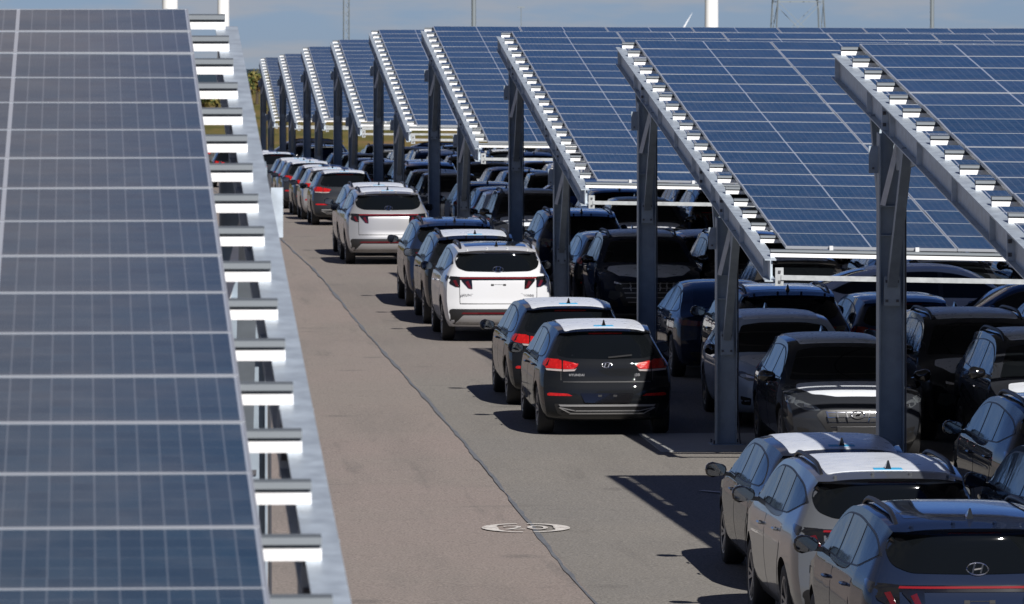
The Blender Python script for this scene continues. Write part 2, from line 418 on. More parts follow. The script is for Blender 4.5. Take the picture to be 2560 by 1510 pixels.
def canopy(dk, ncol, indiv_cols, label, x_end, xb0=-.30, post_u=(4.75,15.75), beam_step=8.4, group='solar canopies over the parked cars', plates=True, fw=.14):
    root = empty('solar_canopy', tuple(dk(post_u[0], .1)) [:2] + (ground(dk(post_u[0], .1).x, dk(post_u[0], .1).y),))
    rl = root.location.copy(); tag(root, label, 'solar canopy', group, 'thing')
    sg = dk.sgn
    W = lambda u, x, v=0.: dk(u, x, v) - rl
    # ---- panels
    count = 0; extra = []; rj = random.Random(len(label))
    for c in range(ncol):
        for r in range(NR-1, -1, -1):
            u, x = (r+.5)*LSL/NR, PANEL_W/2 + c*2.105
            o_ = W(u, x, 0); ex = (W(u, x+.5)-W(u, x-.5))*sg; ey = W(u+.5, x)-W(u-.5, x)
            ey = ey + Vector((0,0,rj.gauss(0,.0035))); ex = ex + Vector((0,0,rj.gauss(0,.002)))
            ex.normalize(); ey.normalize(); ez = ex.cross(ey).normalized(); ey = ez.cross(ex)
            mt = Matrix(((ex.x,ey.x,ez.x,o_.x),(ex.y,ey.y,ez.y,o_.y),(ex.z,ey.z,ez.z,o_.z),(0,0,0,1)))
            if c < indiv_cols and count < 100:
                p = link('solar_panel', PANEL, root); p.matrix_local = mt; count += 1
            else: extra.append(mt)
    if extra:
        bm = bmesh.new()
        for mt in extra:
            k = len(bm.verts); bm.from_mesh(PANEL)
            bm.verts.ensure_lookup_table()
            for v in bm.verts[k:]: v.co = mt @ v.co
        me = bpy.data.meshes.new('solar_panel_field'); bm.to_mesh(me); bm.free()
        me.materials.append(M['frame']); me.materials.append(M['cells'])
        tag(link('solar_panel_field', me, root), kind='stuff')
    # ---- purlins, one under each row joint
    for r in range(NR+1):
        b = MB(); u = r*LSL/NR
        if r == 0: u -= .09
        xa, xz = xb0+(.10 if sg > 0 else .09), x_end
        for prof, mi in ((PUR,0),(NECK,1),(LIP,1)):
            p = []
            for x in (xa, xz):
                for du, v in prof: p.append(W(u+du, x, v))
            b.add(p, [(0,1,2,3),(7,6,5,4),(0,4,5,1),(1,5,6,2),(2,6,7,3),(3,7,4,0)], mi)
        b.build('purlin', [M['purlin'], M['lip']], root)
    # edge clamps on the low purlin
    b = MB()
    for k in range(int(x_end/1.052)):
        b.box(W(-.03, .55+k*1.052, -.018), (.045,.05,.06))
    b.build('edge_clamp', M['zinc'], root)
    # ---- beams with posts
    nb = max(1, int((x_end-.5)/beam_step)+1)
    for i in range(nb):
        xb = xb0+.08 + i*beam_step
        bt, bd, th = -.122, .27, .014
        b = MB()
        u0, u1 = -.30, LSL+.12
        nseg = 1
        def slab(x0, x1, v0, v1, ua=u0, ub=u1, mi=0):
            b.hexa([W(ua,x0,v0),W(ua,x1,v0),W(ub,x1,v0),W(ub,x0,v0),W(ua,x0,v1),W(ua,x1,v1),W(ub,x1,v1),W(ub,x0,v1)], mi)
        slab(xb-fw/2, xb+fw/2, bt-th, bt); slab(xb-fw/2, xb+fw/2, bt-bd, bt-bd+th)
        slab(xb-.006, xb+.006, bt-bd+th, bt-th)
        for us in (.0, 2.6, 4.4, 6.1, 8.6, 11.0, 13.4, 15.4, 17.2, 19.9):      # web stiffeners
            slab(xb-fw/2+.012, xb-.006, bt-bd+th, bt-th, us, us+.012); slab(xb+.006, xb+fw/2-.012, bt-bd+th, bt-th, us, us+.012)
        ob = b.build('beam', M['steel'], root)
        # splice plates with bolts
        for us in (post_u[0]+.14, post_u[1]+.14, post_u[0]+2.7):
            b = MB(); hw = fw/2+.003
            b.hexa([W(us,xb-hw,bt-bd-.02),W(us,xb+hw,bt-bd-.02),W(us+.02,xb+hw,bt-bd-.02),W(us+.02,xb-hw,bt-bd-.02),
                    W(us,xb-hw,bt-.003),W(us,xb+hw,bt-.003),W(us+.02,xb+hw,bt-.003),W(us+.02,xb-hw,bt-.003)])
            for sx in (-.05,.05):
                for sv in (-.08,-.2):
                    q = W(us-.012, xb+sx, bt+sv); b.box(q, (.032,.03,.036), 1)
            b.build('splice_plate', [M['steel'], M['bolt']], root)
        for pu in post_u:
            top = W(pu, xb, bt-bd); base = top.copy(); wx, wy = base.x+rl.x, base.y+rl.y
            base.z = ground(wx, wy) - rl.z
            b = MB(); hw, hd = .125, .115
            z0, z1 = base.z+.02, top.z
            cz = (z0+z1)/2; hz = z1-z0
            for sx in (-1,1):                                            # flanges, cut to the beam slope
                dz = (W(pu+hd,xb,bt-bd).z-W(pu-hd,xb,bt-bd).z)/2
                x0, x1 = base.x+sx*hw-.007, base.x+sx*hw+.007
                b.hexa([(x0,base.y-hd,z0),(x1,base.y-hd,z0),(x1,base.y+hd,z0),(x0,base.y+hd,z0),
                        (x0,base.y-hd,z1-dz),(x1,base.y-hd,z1-dz),(x1,base.y+hd,z1+dz),(x0,base.y+hd,z1+dz)])
            b.box((base.x, base.y, cz), (2*hw-.014, .010, hz))
            for zz in (z1-.75, z1-1.05):
                b.box((base.x, base.y-hd/2, zz), (2*hw-.016, hd-.01, .012))
            po = b.build('post', M['steel_post'], root)
            pb = MB(); pb.box((base.x, base.y, base.z+.012), (.42,.42,.024))
            for sx in (-1,1):
                for sy in (-1,1): pb.tube([(base.x+sx*.17, base.y+sy*.17, base.z+.02),(base.x+sx*.17, base.y+sy*.17, base.z+.07)], .014, 6, 1)
            pb.build('base_plate', [M['steel_post'], M['bolt']], po)
            cb = MB(); cx_, cy_ = base.x+hw+.02, base.y-hd+.03
            cb.tube([(cx_+.03,cy_,base.z+.03),(cx_,cy_,base.z+.5),(cx_+.004,cy_,base.z+1.3),(cx_-.002,cy_,z1-.6),(cx_,cy_,z1-.05)], .011, 6)
            cb.build('cable', M['bolt'], po)
            # knee braces: near side (down-slope) and far side (up-slope)
            for dy, nm in ((-1,0),(1,1)):
                q = MB(); tp = W(pu+dy*1.25, xb, bt-bd+.0)
                q.bar((base.x+.01, base.y+dy*(hd-.02), top.z-1.62), (tp.x, tp.y, tp.z), .10, .012, (0,1,0)) if False else None
                lo = Vector((base.x, base.y+dy*(hd+.01), top.z-1.55)); q.bar(lo, tp, .10, .10, (0,0,1))
                q.box((base.x, base.y+dy*(hd+.008), top.z-1.62), (.17,.014,.30), 0)
                for sx in (-.055,.055):
                    for sz in (-.10,.10): q.box((base.x+sx, base.y+dy*(hd+.02), top.z-1.62+sz), (.028,.02,.028), 1)
                q.build('knee_brace', [M['steel_post'], M['bolt']], po)
            # haunch plate (triangle) on the down-slope side
            q = MB(); a = W(pu-.13, xb, bt-bd); c = W(pu-2.1, xb, bt-bd); lowz = a.z-.36
            t = .012
            tri = [(a.y,a.z),(a.y,lowz),(a.y-.35,lowz+.0),(c.y,c.z)]
            q.add([(base.x-t+.05,y,z) for y,z in tri]+[(base.x+t+.05,y,z) for y,z in tri],
                  [(0,1,2,3),(7,6,5,4),(0,4,5,1),(1,5,6,2),(2,6,7,3),(3,7,4,0)])
            q.build('haunch_plate', M['steel'], po)
            # slanting stiffener on the web and side bracket plate
            q = MB(); q.bar((base.x-.10, base.y-hd-.012, top.z-.74), (base.x+.055, base.y-hd-.012, top.z-.10), .055, .010, (0,1,0))
            q.build('stiffener', M['zinc'], po)
            q = MB(); q.box((base.x-sg*.175, base.y+.02, top.z-.27), (.10,.012,.28)); q.box((base.x-sg*.18, base.y+.01, top.z-.36), (.022,.02,.022),1)
            q.build('bracket_plate', [M['steel'] if sg < 0 else M['steel_post'], M['bolt']], po)
        if plates:
            b = MB(); p0 = W(-.36, xb, bt-.20); b.box((p0.x+.10,p0.y,p0.z), (.10,.012,.22))
            for sz in (-.06,.06): b.box((p0.x+.10,p0.y-.012,p0.z+sz),(.03,.02,.03),1)
            b.build('end_bracket', [M['rail'], M['bolt']], root)
    b = MB(); p, q = W(-.36, xb0+.2, -.33), W(-.36, x_end, -.33)
    b.bar(p, q, .05, .06); b.build('front_rail', M['rail'], root)
    # cross bracing rods under the deck
    b = MB(); b.tube([W(2,.3,-.2), W(9,4,-.2)], .012, 6); b.tube([W(9,.3,-.2), W(2,4,-.2)], .012, 6); b.tube([W(11,.3,-.2), W(18,4,-.2)], .012, 6)
    b.build('bracing_rod', M['bolt'], root)
    return root

ORD = ['first','second','third','fourth','fifth','sixth','seventh','eighth','ninth','tenth']
NCOL = [3,4,5,9,6,4,4,4,4]; INDIV = [3,4,5,5,3,2,2,2,2]
for k in range(9):
    dhi = D0 + k*S; dlo = dhi - 19.8
    zhi = ZC + (PY0-HI_Y[k])*dhi/F
    if LO_Y[k]: zlo = ZC + (PY0-LO_Y[k])*dlo/F
    else: zlo = zhi - 2.59
    lab = ('nearest' if k == 0 else 'farthest' if k == 8 else ORD[k]) + (' blue solar canopy' if k in (0,8) else ' blue solar canopy counted from the camera') + ' on the car side of the aisle'
    canopy(Deck(XE, dlo, dhi, zlo, zhi, SLL[k], SLH[k]), NCOL[k], INDIV[k], lab, NCOL[k]*2.105+.05,
           beam_step=8.4 if k > 1 else 20)

# the canopy on the near side of the aisle (panel edge on its right)
XL = .66; dhiL = 37.1; dloL = dhiL-19.8
zhiL = ZC + (PY0-22)*dhiL/F
def zl_fit():
    return ZC + (PY0-1510)*21.0/F
slopeL = (zhiL - zl_fit())/(dhiL-21.0)
zloL = zhiL - slopeL*19.8
canopy(Deck(XL, dloL, dhiL, zloL, zhiL, 0, 0, sgn=-1), 3, 3, 'grey-blue solar canopy close to the camera, blurred, with its beam along the aisle',
       3*2.105+.05, xb0=-.32, fw=.14, post_u=(5.2,16.3), beam_step=20)

# concrete pads under the visible front posts
for (x, y, w, d) in ((8.35, 77.0, 1.3, 3.0),):
    b = MB(); b.hexa([(x-w/2-.35,y-d/2,ground(x,y)-.05),(x+w/2,y-d/2,ground(x,y)-.05),(x+w/2,y+d/2,ground(x,y)-.05),(x-w/2-.35,y+d/2,ground(x,y)-.05),
                      (x-w/2-.35,y-d/2,ground(x-w/2-.35,y-d/2)+.015),(x+w/2,y-d/2,ground(x+w/2,y-d/2)+.015),(x+w/2,y+d/2,ground(x+w/2,y+d/2)+.015),(x-w/2-.35,y+d/2,ground(x-w/2-.35,y+d/2)+.015)])
    tag(b.build('concrete_pad', M['concrete']), 'pale concrete pad round the foot of a canopy post beside the black hatchback', 'concrete pad', kind='thing')

# ------------------------------------------------------------------ cars
def rpoly(pts, r=.03, n=4):
    out = []; P = [Vector(p) for p in pts]; m = len(P)
    for i in range(m):
        a, p, c = P[i-1], P[i], P[(i+1) % m]
        d1, d2 = (a-p), (c-p); rr = min(r, d1.length*.45, d2.length*.45)
        q0, q1 = p+d1.normalized()*rr, p+d2.normalized()*rr
        for k in range(n+1):
            t = k/n; out.append(tuple((1-t)**2*q0 + 2*t*(1-t)*p + t*t*q1))
    return out

class Skin:
    """patches laid on a car body: 2-D outlines projected along an axis"""
    def __init__(s, verts, faces): s.t = BVHTree.FromPolygons([Vector(v) for v in verts], faces)
    def hit(s, axis, u, v, sgn):
        if axis == 'x': o, d = Vector((sgn*4, u, v)), Vector((-sgn,0,0))
        elif axis == 'y': o, d = Vector((u, sgn*6, v)), Vector((0,-sgn,0))
        else: o, d = Vector((u, v, 4)), Vector((0,0,-1))
        loc, nor, i, dist = s.t.ray_cast(o, d)
        return loc, d
    def patch(s, b, poly, axis, sgn=1, eps=.004, grid=.07, mi=0, skirt=.012, r=0.):
        if r: poly = rpoly(poly, r)
        # densify border
        B = []
        for i in range(len(poly)):
            p, q = Vector(poly[i]), Vector(poly[(i+1) % len(poly)]); k = max(1, int((q-p).length/grid))
            B += [p+(q-p)*t/k for t in range(k)]
        nb = len(B); xs = [p.x for p in B]; ysv = [p.y for p in B]
        pts = list(B); edges = [(i, (i+1) % nb) for i in range(nb)]
        x = min(xs)+grid/2
        while x < max(xs):
            y = min(ysv)+grid/2
            while y < max(ysv):
                ins = False
                for i in range(nb):
                    p, q = B[i], B[i-1]
                    if (p.y > y) != (q.y > y) and x < (q.x-p.x)*(y-p.y)/(q.y-p.y)+p.x: ins = not ins
                if ins and min((Vector((x,y))-p).length for p in B) > grid*.35: pts.append(Vector((x,y)))
                y += grid
            x += grid
        vo, eo, fo, *_ = delaunay_2d_cdt(pts, edges, [], 1, 1e-5)
        out = []
        for p in vo:
            loc, d = s.hit(axis, p.x, p.y, sgn)
            if loc is None:
                best = None
                for k in range(1, 30):       # walk towards the outline's middle until the body is met
                    cx, cy = sum(xs)/nb, sum(ysv)/nb; t = k*.02
                    l2, d = s.hit(axis, p.x+(cx-p.x)*t, p.y+(cy-p.y)*t, sgn)
                    if l2: best = l2; break
                loc = best or Vector((0,0,0))
            out.append(loc - d*eps)
        o = len(out); fs = [tuple(f) for f in fo]
        cnt = {}
        for f in fs:
            for a, c in zip(f, f[1:]+f[:1]): cnt[(a,c)] = 1
        bd = [(a,c) for (a,c) in cnt if (c,a) not in cnt]
        idx = {}
        ext = []
        for a, c in bd:
            for q in (a, c):
                if q not in idx: idx[q] = o+len(ext); ext.append(out[q]+d*(eps+skirt))
        fs += [(c, a, idx[a], idx[c]) for a, c in bd]
        b.add(out+ext, fs, mi)

def text_mesh(body, size, name='lettering', extr=.003, shear=0.):
    cu = bpy.data.curves.new('tmp','FONT'); cu.body = body; cu.size = size; cu.align_x = 'CENTER'; cu.align_y = 'CENTER'
    cu.extrude = extr; cu.resolution_u = 3; cu.shear = shear; cu.space_character = 1.12; cu.offset = .0012
    o = bpy.data.objects.new('tmp', cu); COL.objects.link(o)
    dg = bpy.context.evaluated_depsgraph_get(); e = o.evaluated_get(dg); me = e.to_mesh()
    vs = [v.co.copy() for v in me.vertices]; fs = [tuple(p.vertices) for p in me.polygons]
    e.to_mesh_clear(); bpy.data.objects.remove(o); return vs, fs

SPECS = {
 'hatch': dict(L=4.34, wr=.325, wy=(1.28,-1.37), track=.765, zb=.21, belt=.955,
   top=[(-1.86,1.385),(-1.6,1.425),(-1.0,1.452),(-.3,1.455),(.15,1.435),(.45,1.375),(1.16,.985),(1.22,.965),(1.6,.925),(1.9,.85),(2.02,.775)],
   rear=[(.21,-1.97),(.27,-2.08),(.36,-2.145),(.48,-2.165),(.60,-2.16),(.70,-2.135),(.76,-2.09),(.90,-2.075),(.99,-2.05),(1.04,-2.02),(1.30,-1.80),(1.335,-1.79),(1.345,-1.87),(1.40,-1.86)],
   front=[(.21,1.95),(.28,2.08),(.40,2.16),(.55,2.165),(.68,2.13),(.78,2.03)],
   body=[(.21,.80),(.30,.850),(.45,.880),(.62,.8975),(.76,.893),(.88,.875),(.97,.845)], roofh=.605, roofrear=.56,
   taper=[(-2.2,.93),(-1.7,.975),(-1.1,1),(1.1,1),(1.6,.975),(2.2,.90)]),
 'suv': dict(L=4.50, wr=.365, wy=(1.36,-1.32), track=.80, zb=.26, belt=1.115,
   top=[(-1.98,1.545),(-1.7,1.59),(-1.0,1.63),(-.3,1.635),(.2,1.61),(.55,1.535),(1.25,1.13),(1.32,1.105),(1.75,1.03),(2.05,.945),(2.15,.85)],
   rear=[(.26,-2.06),(.33,-2.19),(.45,-2.245),(.60,-2.25),(.65,-2.225),(.86,-2.205),(1.05,-2.185),(1.11,-2.165),(1.17,-2.10),(1.47,-1.88),(1.492,-1.87),(1.508,-2.03),(1.55,-1.98)],
   front=[(.25,2.06),(.33,2.17),(.48,2.245),(.66,2.245),(.80,2.20),(.88,2.13)],
   body=[(.26,.83),(.38,.885),(.55,.915),(.74,.932),(.92,.930),(1.04,.912),(1.13,.88)], roofh=.655, roofrear=.615,
   taper=[(-2.3,.925),(-1.8,.975),(-1.2,1),(1.2,1),(1.7,.975),(2.3,.90)]),
 'sedan': dict(L=4.46, wr=.33, wy=(1.33,-1.37), track=.765, zb=.20, belt=.93,
   top=[(-2.19,.995),(-1.95,1.05),(-1.55,1.19),(-1.05,1.345),(-.5,1.42),(0,1.43),(.3,1.405),(.55,1.335),(1.22,.965),(1.3,.945),(1.7,.90),(1.98,.82),(2.06,.75)],
   rear=[(.20,-2.05),(.28,-2.17),(.42,-2.225),(.60,-2.225),(.72,-2.19),(.90,-2.16),(.98,-2.19),(1.0,-2.195)],
   front=[(.20,2.0),(.28,2.12),(.42,2.20),(.56,2.205),(.68,2.17),(.76,2.07)],
   body=[(.20,.80),(.30,.855),(.45,.885),(.62,.90),(.76,.895),(.86,.878),(.95,.845)], roofh=.57, roofrear=.60,
   taper=[(-2.3,.90),(-1.7,.96),(-1.1,1),(1.1,1),(1.6,.975),(2.3,.90)]),
}

def body_mesh(sp, name, nb=64, N1=18, NA=8):
    y_re, y_fe = sp['top'][0][0], sp['top'][-1][0]
    zb, belt = sp['zb'], sp['belt']
    V = []; FA = []; FM = []
    def sect(yr):
        zt = sinterp(sp['top'], yr)
        zsh = zt - min(.085, .05+.0)
        if zt < belt+.25: zsh = zt-.075
        tp = interp(sp['taper'], yr)
        rh = interp([(y_re, sp['roofrear']),(-.9, sp['roofh']),(9, sp['roofh'])], yr)
        roofz = max(x[1] for x in sp['top'])-.07
        def half(z):
            wb = sinterp(sp['body'], min(z, belt))
            if z > belt:
                t = (z-belt)/(roofz-belt); t = min(1.05, t)
                wb = wb + (rh+.045-wb)*(t**.92)
            return wb*tp
        side = []
        for i in range(N1):
            t = i/(N1-1); z = zb + (zsh-zb)*t
            side.append((half(z), z))
        W = half(zsh); arc = []
        for j in range(1, 2*NA):
            x = W*(-1+j/NA)
            a = abs(x)/W
            arc.append((x, zt - (zt-zsh)*(.30*a*a+.70*a**5)))
        return side, arc, W, zt
    def endoff(yr, z, a, t):
        y = yr
        if t < .28:
            k = 1-t/.28; y += (sinterp(sp['rear'], z)+.16*a**4*1.0 - y_re)*k
        if t > .78:
            k = (t-.78)/.22; y += (sinterp(sp['front'], z)-.20*a**3.5 - y_fe)*k
        return y
    rings = []
    for i in range(nb+1):
        t = i/nb; t2 = t
        yr = y_re + (y_fe-y_re)*t2
        side, arc, W, zt = sect(yr)
        edge = 1.0
        dd = min(t, 1-t)*(y_fe-y_re)
        if dd < .22: edge = 1-.035*(1-dd/.22)**2
        idx = []
        for x, z in side: idx.append(len(V)); V.append((-x*edge, endoff(yr,z,1,t), z))           # left side up
        for x, z in arc: idx.append(len(V)); V.append((x*edge, endoff(yr,z,abs(x)/W,t), z))
        for x, z in reversed(side): idx.append(len(V)); V.append((x*edge, endoff(yr,z,1,t), z))
        zf = zb; xw = side[0][0]*edge
        for j in range(2*NA-1, 0, -1):
            x = xw*(-1+j/NA); idx.append(len(V)); V.append((x, endoff(yr,zf,abs(x)/xw,t), zf))
        rings.append(idx)
    n = len(rings[0]); nfl = 2*NA
    for i in range(nb):
        for k in range(n):
            FA.append((rings[i][k], rings[i][(k+1)%n], rings[i+1][(k+1)%n], rings[i+1][k]))
            FM.append(1 if k >= n-nfl else 0)
    def cap(ring, end):
        left = ring[:N1]; arc = ring[N1:N1+2*NA-1]; right = list(reversed(ring[N1+2*NA-1:2*N1+2*NA-1])); fl = list(reversed(ring[2*N1+2*NA-1:]))
        rows = [[left[0]]+fl+[right[0]]]
        t = 0 if end < 0 else 1
        for r in range(1, N1):
            z = V[left[r]][2]; X = abs(V[left[r]][0]); row = [left[r]]
            for j in range(1, 2*NA):
                x = X*(-1+j/NA); row.append(len(V)); V.append((x, endoff(y_re if end<0 else y_fe, z, abs(x)/X, t), z))
            row.append(right[r]); rows.append(row)
        rows.append([left[-1]]+arc+[right[-1]])
        for r in range(len(rows)-1):
            for j in range(2*NA):
                q = (rows[r][j], rows[r][j+1], rows[r+1][j+1], rows[r+1][j]); u = []
                for w in q:
                    if w not in u: u.append(w)
                if len(u) > 2: FA.append(tuple(u)); FM.append(0)
    cap(rings[0], -1); cap(rings[-1], 1)
    me = bpy.data.meshes.new(name); me.from_pydata(V, [], FA)
    me.materials.append(PAINT['black']); me.materials.append(M['trim'])
    me.polygons.foreach_set('material_index', FM)
    bm = bmesh.new(); bm.from_mesh(me); bmesh.ops.recalc_face_normals(bm, faces=bm.faces); bm.to_mesh(me); bm.free()
    sk = Skin(V, FA)
    # wheel arches
    o = link('tmp_body', me); cut = MB()
    for wy in sp['wy']:
        for sx in (-1,1):
            n_ = 32; R = sp['wr']+.055
            ring = [(R*math.cos(2*math.pi*k/n_), R*math.sin(2*math.pi*k/n_)) for k in range(n_)]
            x0, x1 = sx*.58, sx*1.3
            cut.add([(x0,wy+a,sp['wr']+c) for a,c in ring]+[(x1,wy+a,sp['wr']+c) for a,c in ring],
                    [tuple(range(n_)), tuple(range(n_,2*n_))]+[(k,(k+1)%n_,n_+(k+1)%n_,n_+k) for k in range(n_)])
    co = cut.build('tmp_cut', M['trim'])
    md = o.modifiers.new('b','BOOLEAN'); md.operation = 'DIFFERENCE'; md.object = co; md.solver = 'EXACT'; md.material_mode = 'TRANSFER'
    dg = bpy.context.evaluated_depsgraph_get(); res = bpy.data.meshes.new_from_object(o.evaluated_get(dg)); res.name = name
    bpy.data.objects.remove(o); bpy.data.objects.remove(co)
    res.polygons.foreach_set('use_smooth', [True]*len(res.polygons)); res.set_sharp_from_angle(angle=math.radians(32))
    return res, sk

def mirror_poly(p): return [(-x, y) for x, y in reversed(p)]

def emblem(b, sk, z, sgn, size, eps=.008, mi=0):
    """oval ring with a slanting letter inside"""
    loc, d = sk.hit('y', 0, z, sgn); y = loc.y - d.y*eps
    def sy(x_, z_):
        l_, d_ = sk.hit('y', x_, z_, sgn); return l_.y - d_.y*eps
    n = 28; pts = [(size*math.cos(2*math.pi*k/n), sy(size*math.cos(2*math.pi*k/n), z+size*.52*math.sin(2*math.pi*k/n)), z+size*.52*math.sin(2*math.pi*k/n)) for k in range(n+1)]
    b.tube(pts, size*.07, 6, mi, cap=False)
    s = -sgn
    for xo in (-.38,.38):
        b.bar((s*(xo*size-.16*size), sy(0,z-size*.4), z-size*.40), (s*(xo*size+.16*size), sy(0,z+size*.4), z+size*.40), size*.15, .008, (0,1,0), mi)
    b.bar((-s*size*.38*-1*-1, y, z-.06*size), (s*size*.38*-1*-1, y, z+.06*size), size*.13, .008, (0,1,0), mi)

def car_model(kind):
    sp = SPECS[kind]; body, sk = body_mesh(sp, kind+'_body')
    P = []     # (part name, mesh, parent part index or None, role, detail level)
    def add(name, b, mats, parent=None, role=None, lod=0, smooth=35):
        P.append((name, b.mesh(name, mats, smooth), parent, role, lod)); return len(P)-1
    P.append(('body', body, None, 'paint', 0))
    zr = max(x[1] for x in sp['top'])
    def kp(b, poly, axis, *a_, **k_):
        sk.patch(b, [(1.08*x, 1.08*z) for x, z in poly], axis, *a_, **k_)
    # --- glass
    if kind == 'hatch':
        tl, bl = [(-1.52,1.065),(-1.42,1.165),(-1.2,1.265),(-.9,1.322),(-.3,1.352),(.1,1.345),(.4,1.295),(.7,1.17),(1.05,.99)], [(-1.52,1.06),(-1.38,1.02),(-.4,.985),(1.05,.985)]
        ws = [(-.74,1.10),(-.57,.56),(-.3,.515),(.3,.515),(.57,.56),(.74,1.10),(.35,1.155),(-.35,1.155)]
        rw = [(-.50,1.035),(0,1.022),(.50,1.035),(.635,1.07),(.645,1.12),(.545,1.315),(.40,1.328),(-.40,1.328),(-.545,1.315),(-.645,1.12),(-.635,1.07)]
    elif kind == 'suv':
        tl, bl = [(-1.78,1.315),(-1.6,1.385),(-1.3,1.455),(-.9,1.50),(-.3,1.525),(.2,1.51),(.5,1.46),(.8,1.335),(1.13,1.145)], [(-1.78,1.31),(-1.18,1.17),(-.4,1.135),(1.13,1.14)]
        ws = [(-.78,1.18),(-.61,.66),(-.3,.615),(.3,.615),(.61,.66),(.78,1.18),(.35,1.245),(-.35,1.245)]
        rw = [(-.54,1.195),(0,1.185),(.54,1.195),(.68,1.25),(.715,1.36),(.655,1.485),(-.655,1.485),(-.715,1.36),(-.68,1.25)]
    else:
        tl, bl = [(-1.56,1.05),(-1.3,1.17),(-1.0,1.255),(-.6,1.315),(-.1,1.335),(.2,1.315),(.5,1.25),(.8,1.11),(1.09,.97)], [(-1.56,1.045),(-1.42,1.0),(-.4,.96),(1.09,.965)]
        ws = [(-.66,1.18),(-.52,.60),(-.3,.55),(.3,.55),(.52,.60),(.66,1.18),(.35,1.20),(-.35,1.20)]
        rw = None
    def strip(y0, y1, m):
        n_ = max(4, int((y1-y0)/.08)); ys = [y0+(y1-y0)*k/n_ for k in range(n_+1)]
        return [(y, interp(bl, y)+m) for y in ys] + [(y, max(interp(bl, y)+m+.004, sinterp(tl, y)-m)) for y in reversed(ys)]
    ya, yb = tl[0][0], tl[-1][0]
    dlo = strip(ya, yb, 0.0); wins = [strip(.07, yb-.10, .014), strip(-.84, .0, .014), strip(ya+.06, -.90, .014)]
    for sx in (-1,1):
        b = MB(); sk.patch(b, dlo, 'x', sx, .003, .09); ti = add('window_surround', b, M['trim'], lod=1)
        for w in wins:
            b = MB(); sk.patch(b, w, 'x', sx, .007, .09, skirt=.005, r=.02); add('side_window', b, M['sideglass'])
    b = MB(); sk.patch(b, ws, 'z', 1, .004, .08, r=.05); add('windscreen', b, M['glass'])
    if rw: b = MB(); sk.patch(b, rw, 'y', -1, .004 if kind != 'suv' else .012, .05, skirt=.02, r=.05); add('rear_window', b, M['glass'])
    else:
        b = MB(); sk.patch(b, [(-.52,-1.85),(.52,-1.85),(.56,-1.7),(.50,-1.05),(-.50,-1.05),(-.56,-1.7)], 'z', 1, .004, .08, r=.06); add('rear_window', b, M['glass'])
    # --- doors as raised skins (their shut lines show) with handles
    if kind == 'hatch': doors = [([(1.02,.93),(.98,.40),(.92,.32),(.03,.30),(.03,.935)], .25, .86), ([(-.0,.935),(0,.30),(-.78,.31),(-.98,.55),(-1.16,.75),(-1.2,.96),(-.9,.965)], -.92, .89)]
    elif kind == 'suv': doors = [([(1.12,1.04),(1.06,.48),(1.0,.38),(.06,.36),(.06,1.065)], .28, .96), ([(.03,1.065),(.03,.36),(-.72,.37),(-.92,.62),(-1.10,.85),(-1.15,1.07),(-.9,1.075)], -.86, 1.0)]
    else: doors = [([(1.06,.91),(1.02,.40),(.95,.32),(.05,.30),(.05,.925)], .25, .84), ([(.02,.925),(.02,.30),(-.78,.31),(-.98,.55),(-1.16,.75),(-1.2,.95),(-.9,.95)], -.9, .87)]
    for sx in (-1,1):
        for poly, hy, hz in doors:
            b = MB(); sk.patch(b, poly, 'x', sx, .0035, .10, skirt=.002, r=.03); di = add('door', b, PAINT['black'], None, 'paint', 1)
            loc, d = sk.hit('x', hy, hz, sx)
            b = MB(); b.tube([(loc.x-sx*.005,hy-.10,hz),(loc.x+sx*.03,hy-.075,hz+.004),(loc.x+sx*.034,hy+.06,hz+.004),(loc.x-sx*.005,hy+.09,hz)], .013, 6); add('handle', b, PAINT['black'], di, 'paint', 2)
    # --- wheels
    wr = sp['wr']
    for wy in sp['wy']:
        for sx in (-1,1):
            b = MB(); c = (sx*sp['track'], wy, wr); w = .108
            b.lathe([(-w*.9,wr*.66),(-w,wr*.78),(-w*.97,wr*.93),(-w*.72,wr),(w*.72,wr),(w*.97,wr*.93),(w,wr*.78),(w*.9,wr*.66),(-w*.9,wr*.66)], 'x', c, 36)
            wi = add('wheel', b, M['tyre'], smooth=50)
            b = MB(); R = wr*.67
            b.lathe([(sx*.04,.0),(sx*.04,R*.9)], 'x', c, 28, 1); b.lathe([(sx*.098,R*.9),(sx*.102,R),(-sx*.05,R),(-sx*.05,R*.9),(sx*.098,R*.9)], 'x', c, 28)
            b.lathe([(sx*.04,.055),(sx*.085,.05),(sx*.09,0)], 'x', c, 14)
            for k in range(5):
                for off in (-.13,.13):
                    a = 2*math.pi*k/5; p = Vector((c[0]+sx*.075, c[1]+.04*math.cos(a+off), c[2]+.04*math.sin(a+off)))
                    q = Vector((c[0]+sx*.092, c[1]+R*.95*math.cos(a+off*1.6), c[2]+R*.95*math.sin(a+off*1.6))); b.bar(p, q, .032, .02, (sx,0,0))
            add('rim', b, [M['rim'], M['trim']], wi, None, 1)
    # --- mirrors
    my, mz = (.86, sp['belt']+.055) if kind != 'suv' else (.92, sp['belt']+.06)
    for sx in (-1,1):
        loc, d = sk.hit('x', my, sp['belt']-.02, sx); x0 = loc.x
        b = MB(); c = Vector((x0+sx*.135, my-.02, mz)); nu, nv = 14, 9; vs = []
        for i in range(nv+1):
            ph = -math.pi/2+math.pi*i/nv
            for k in range(nu):
                th = 2*math.pi*k/nu; ca, sa = math.cos(th), math.sin(th)
                ex = .112*math.copysign(abs(ca)**.75, ca)*max(.0,math.cos(ph))**.6; ez = .083*math.copysign(abs(sa)**.8, sa)*max(.0,math.cos(ph))**.6
                if ex*sx < 0: ez *= .78
                ey = .095*math.sin(ph) if ph > 0 else .035*math.sin(ph)
                vs.append((c.x+ex, c.y+ey, c.z+ez))
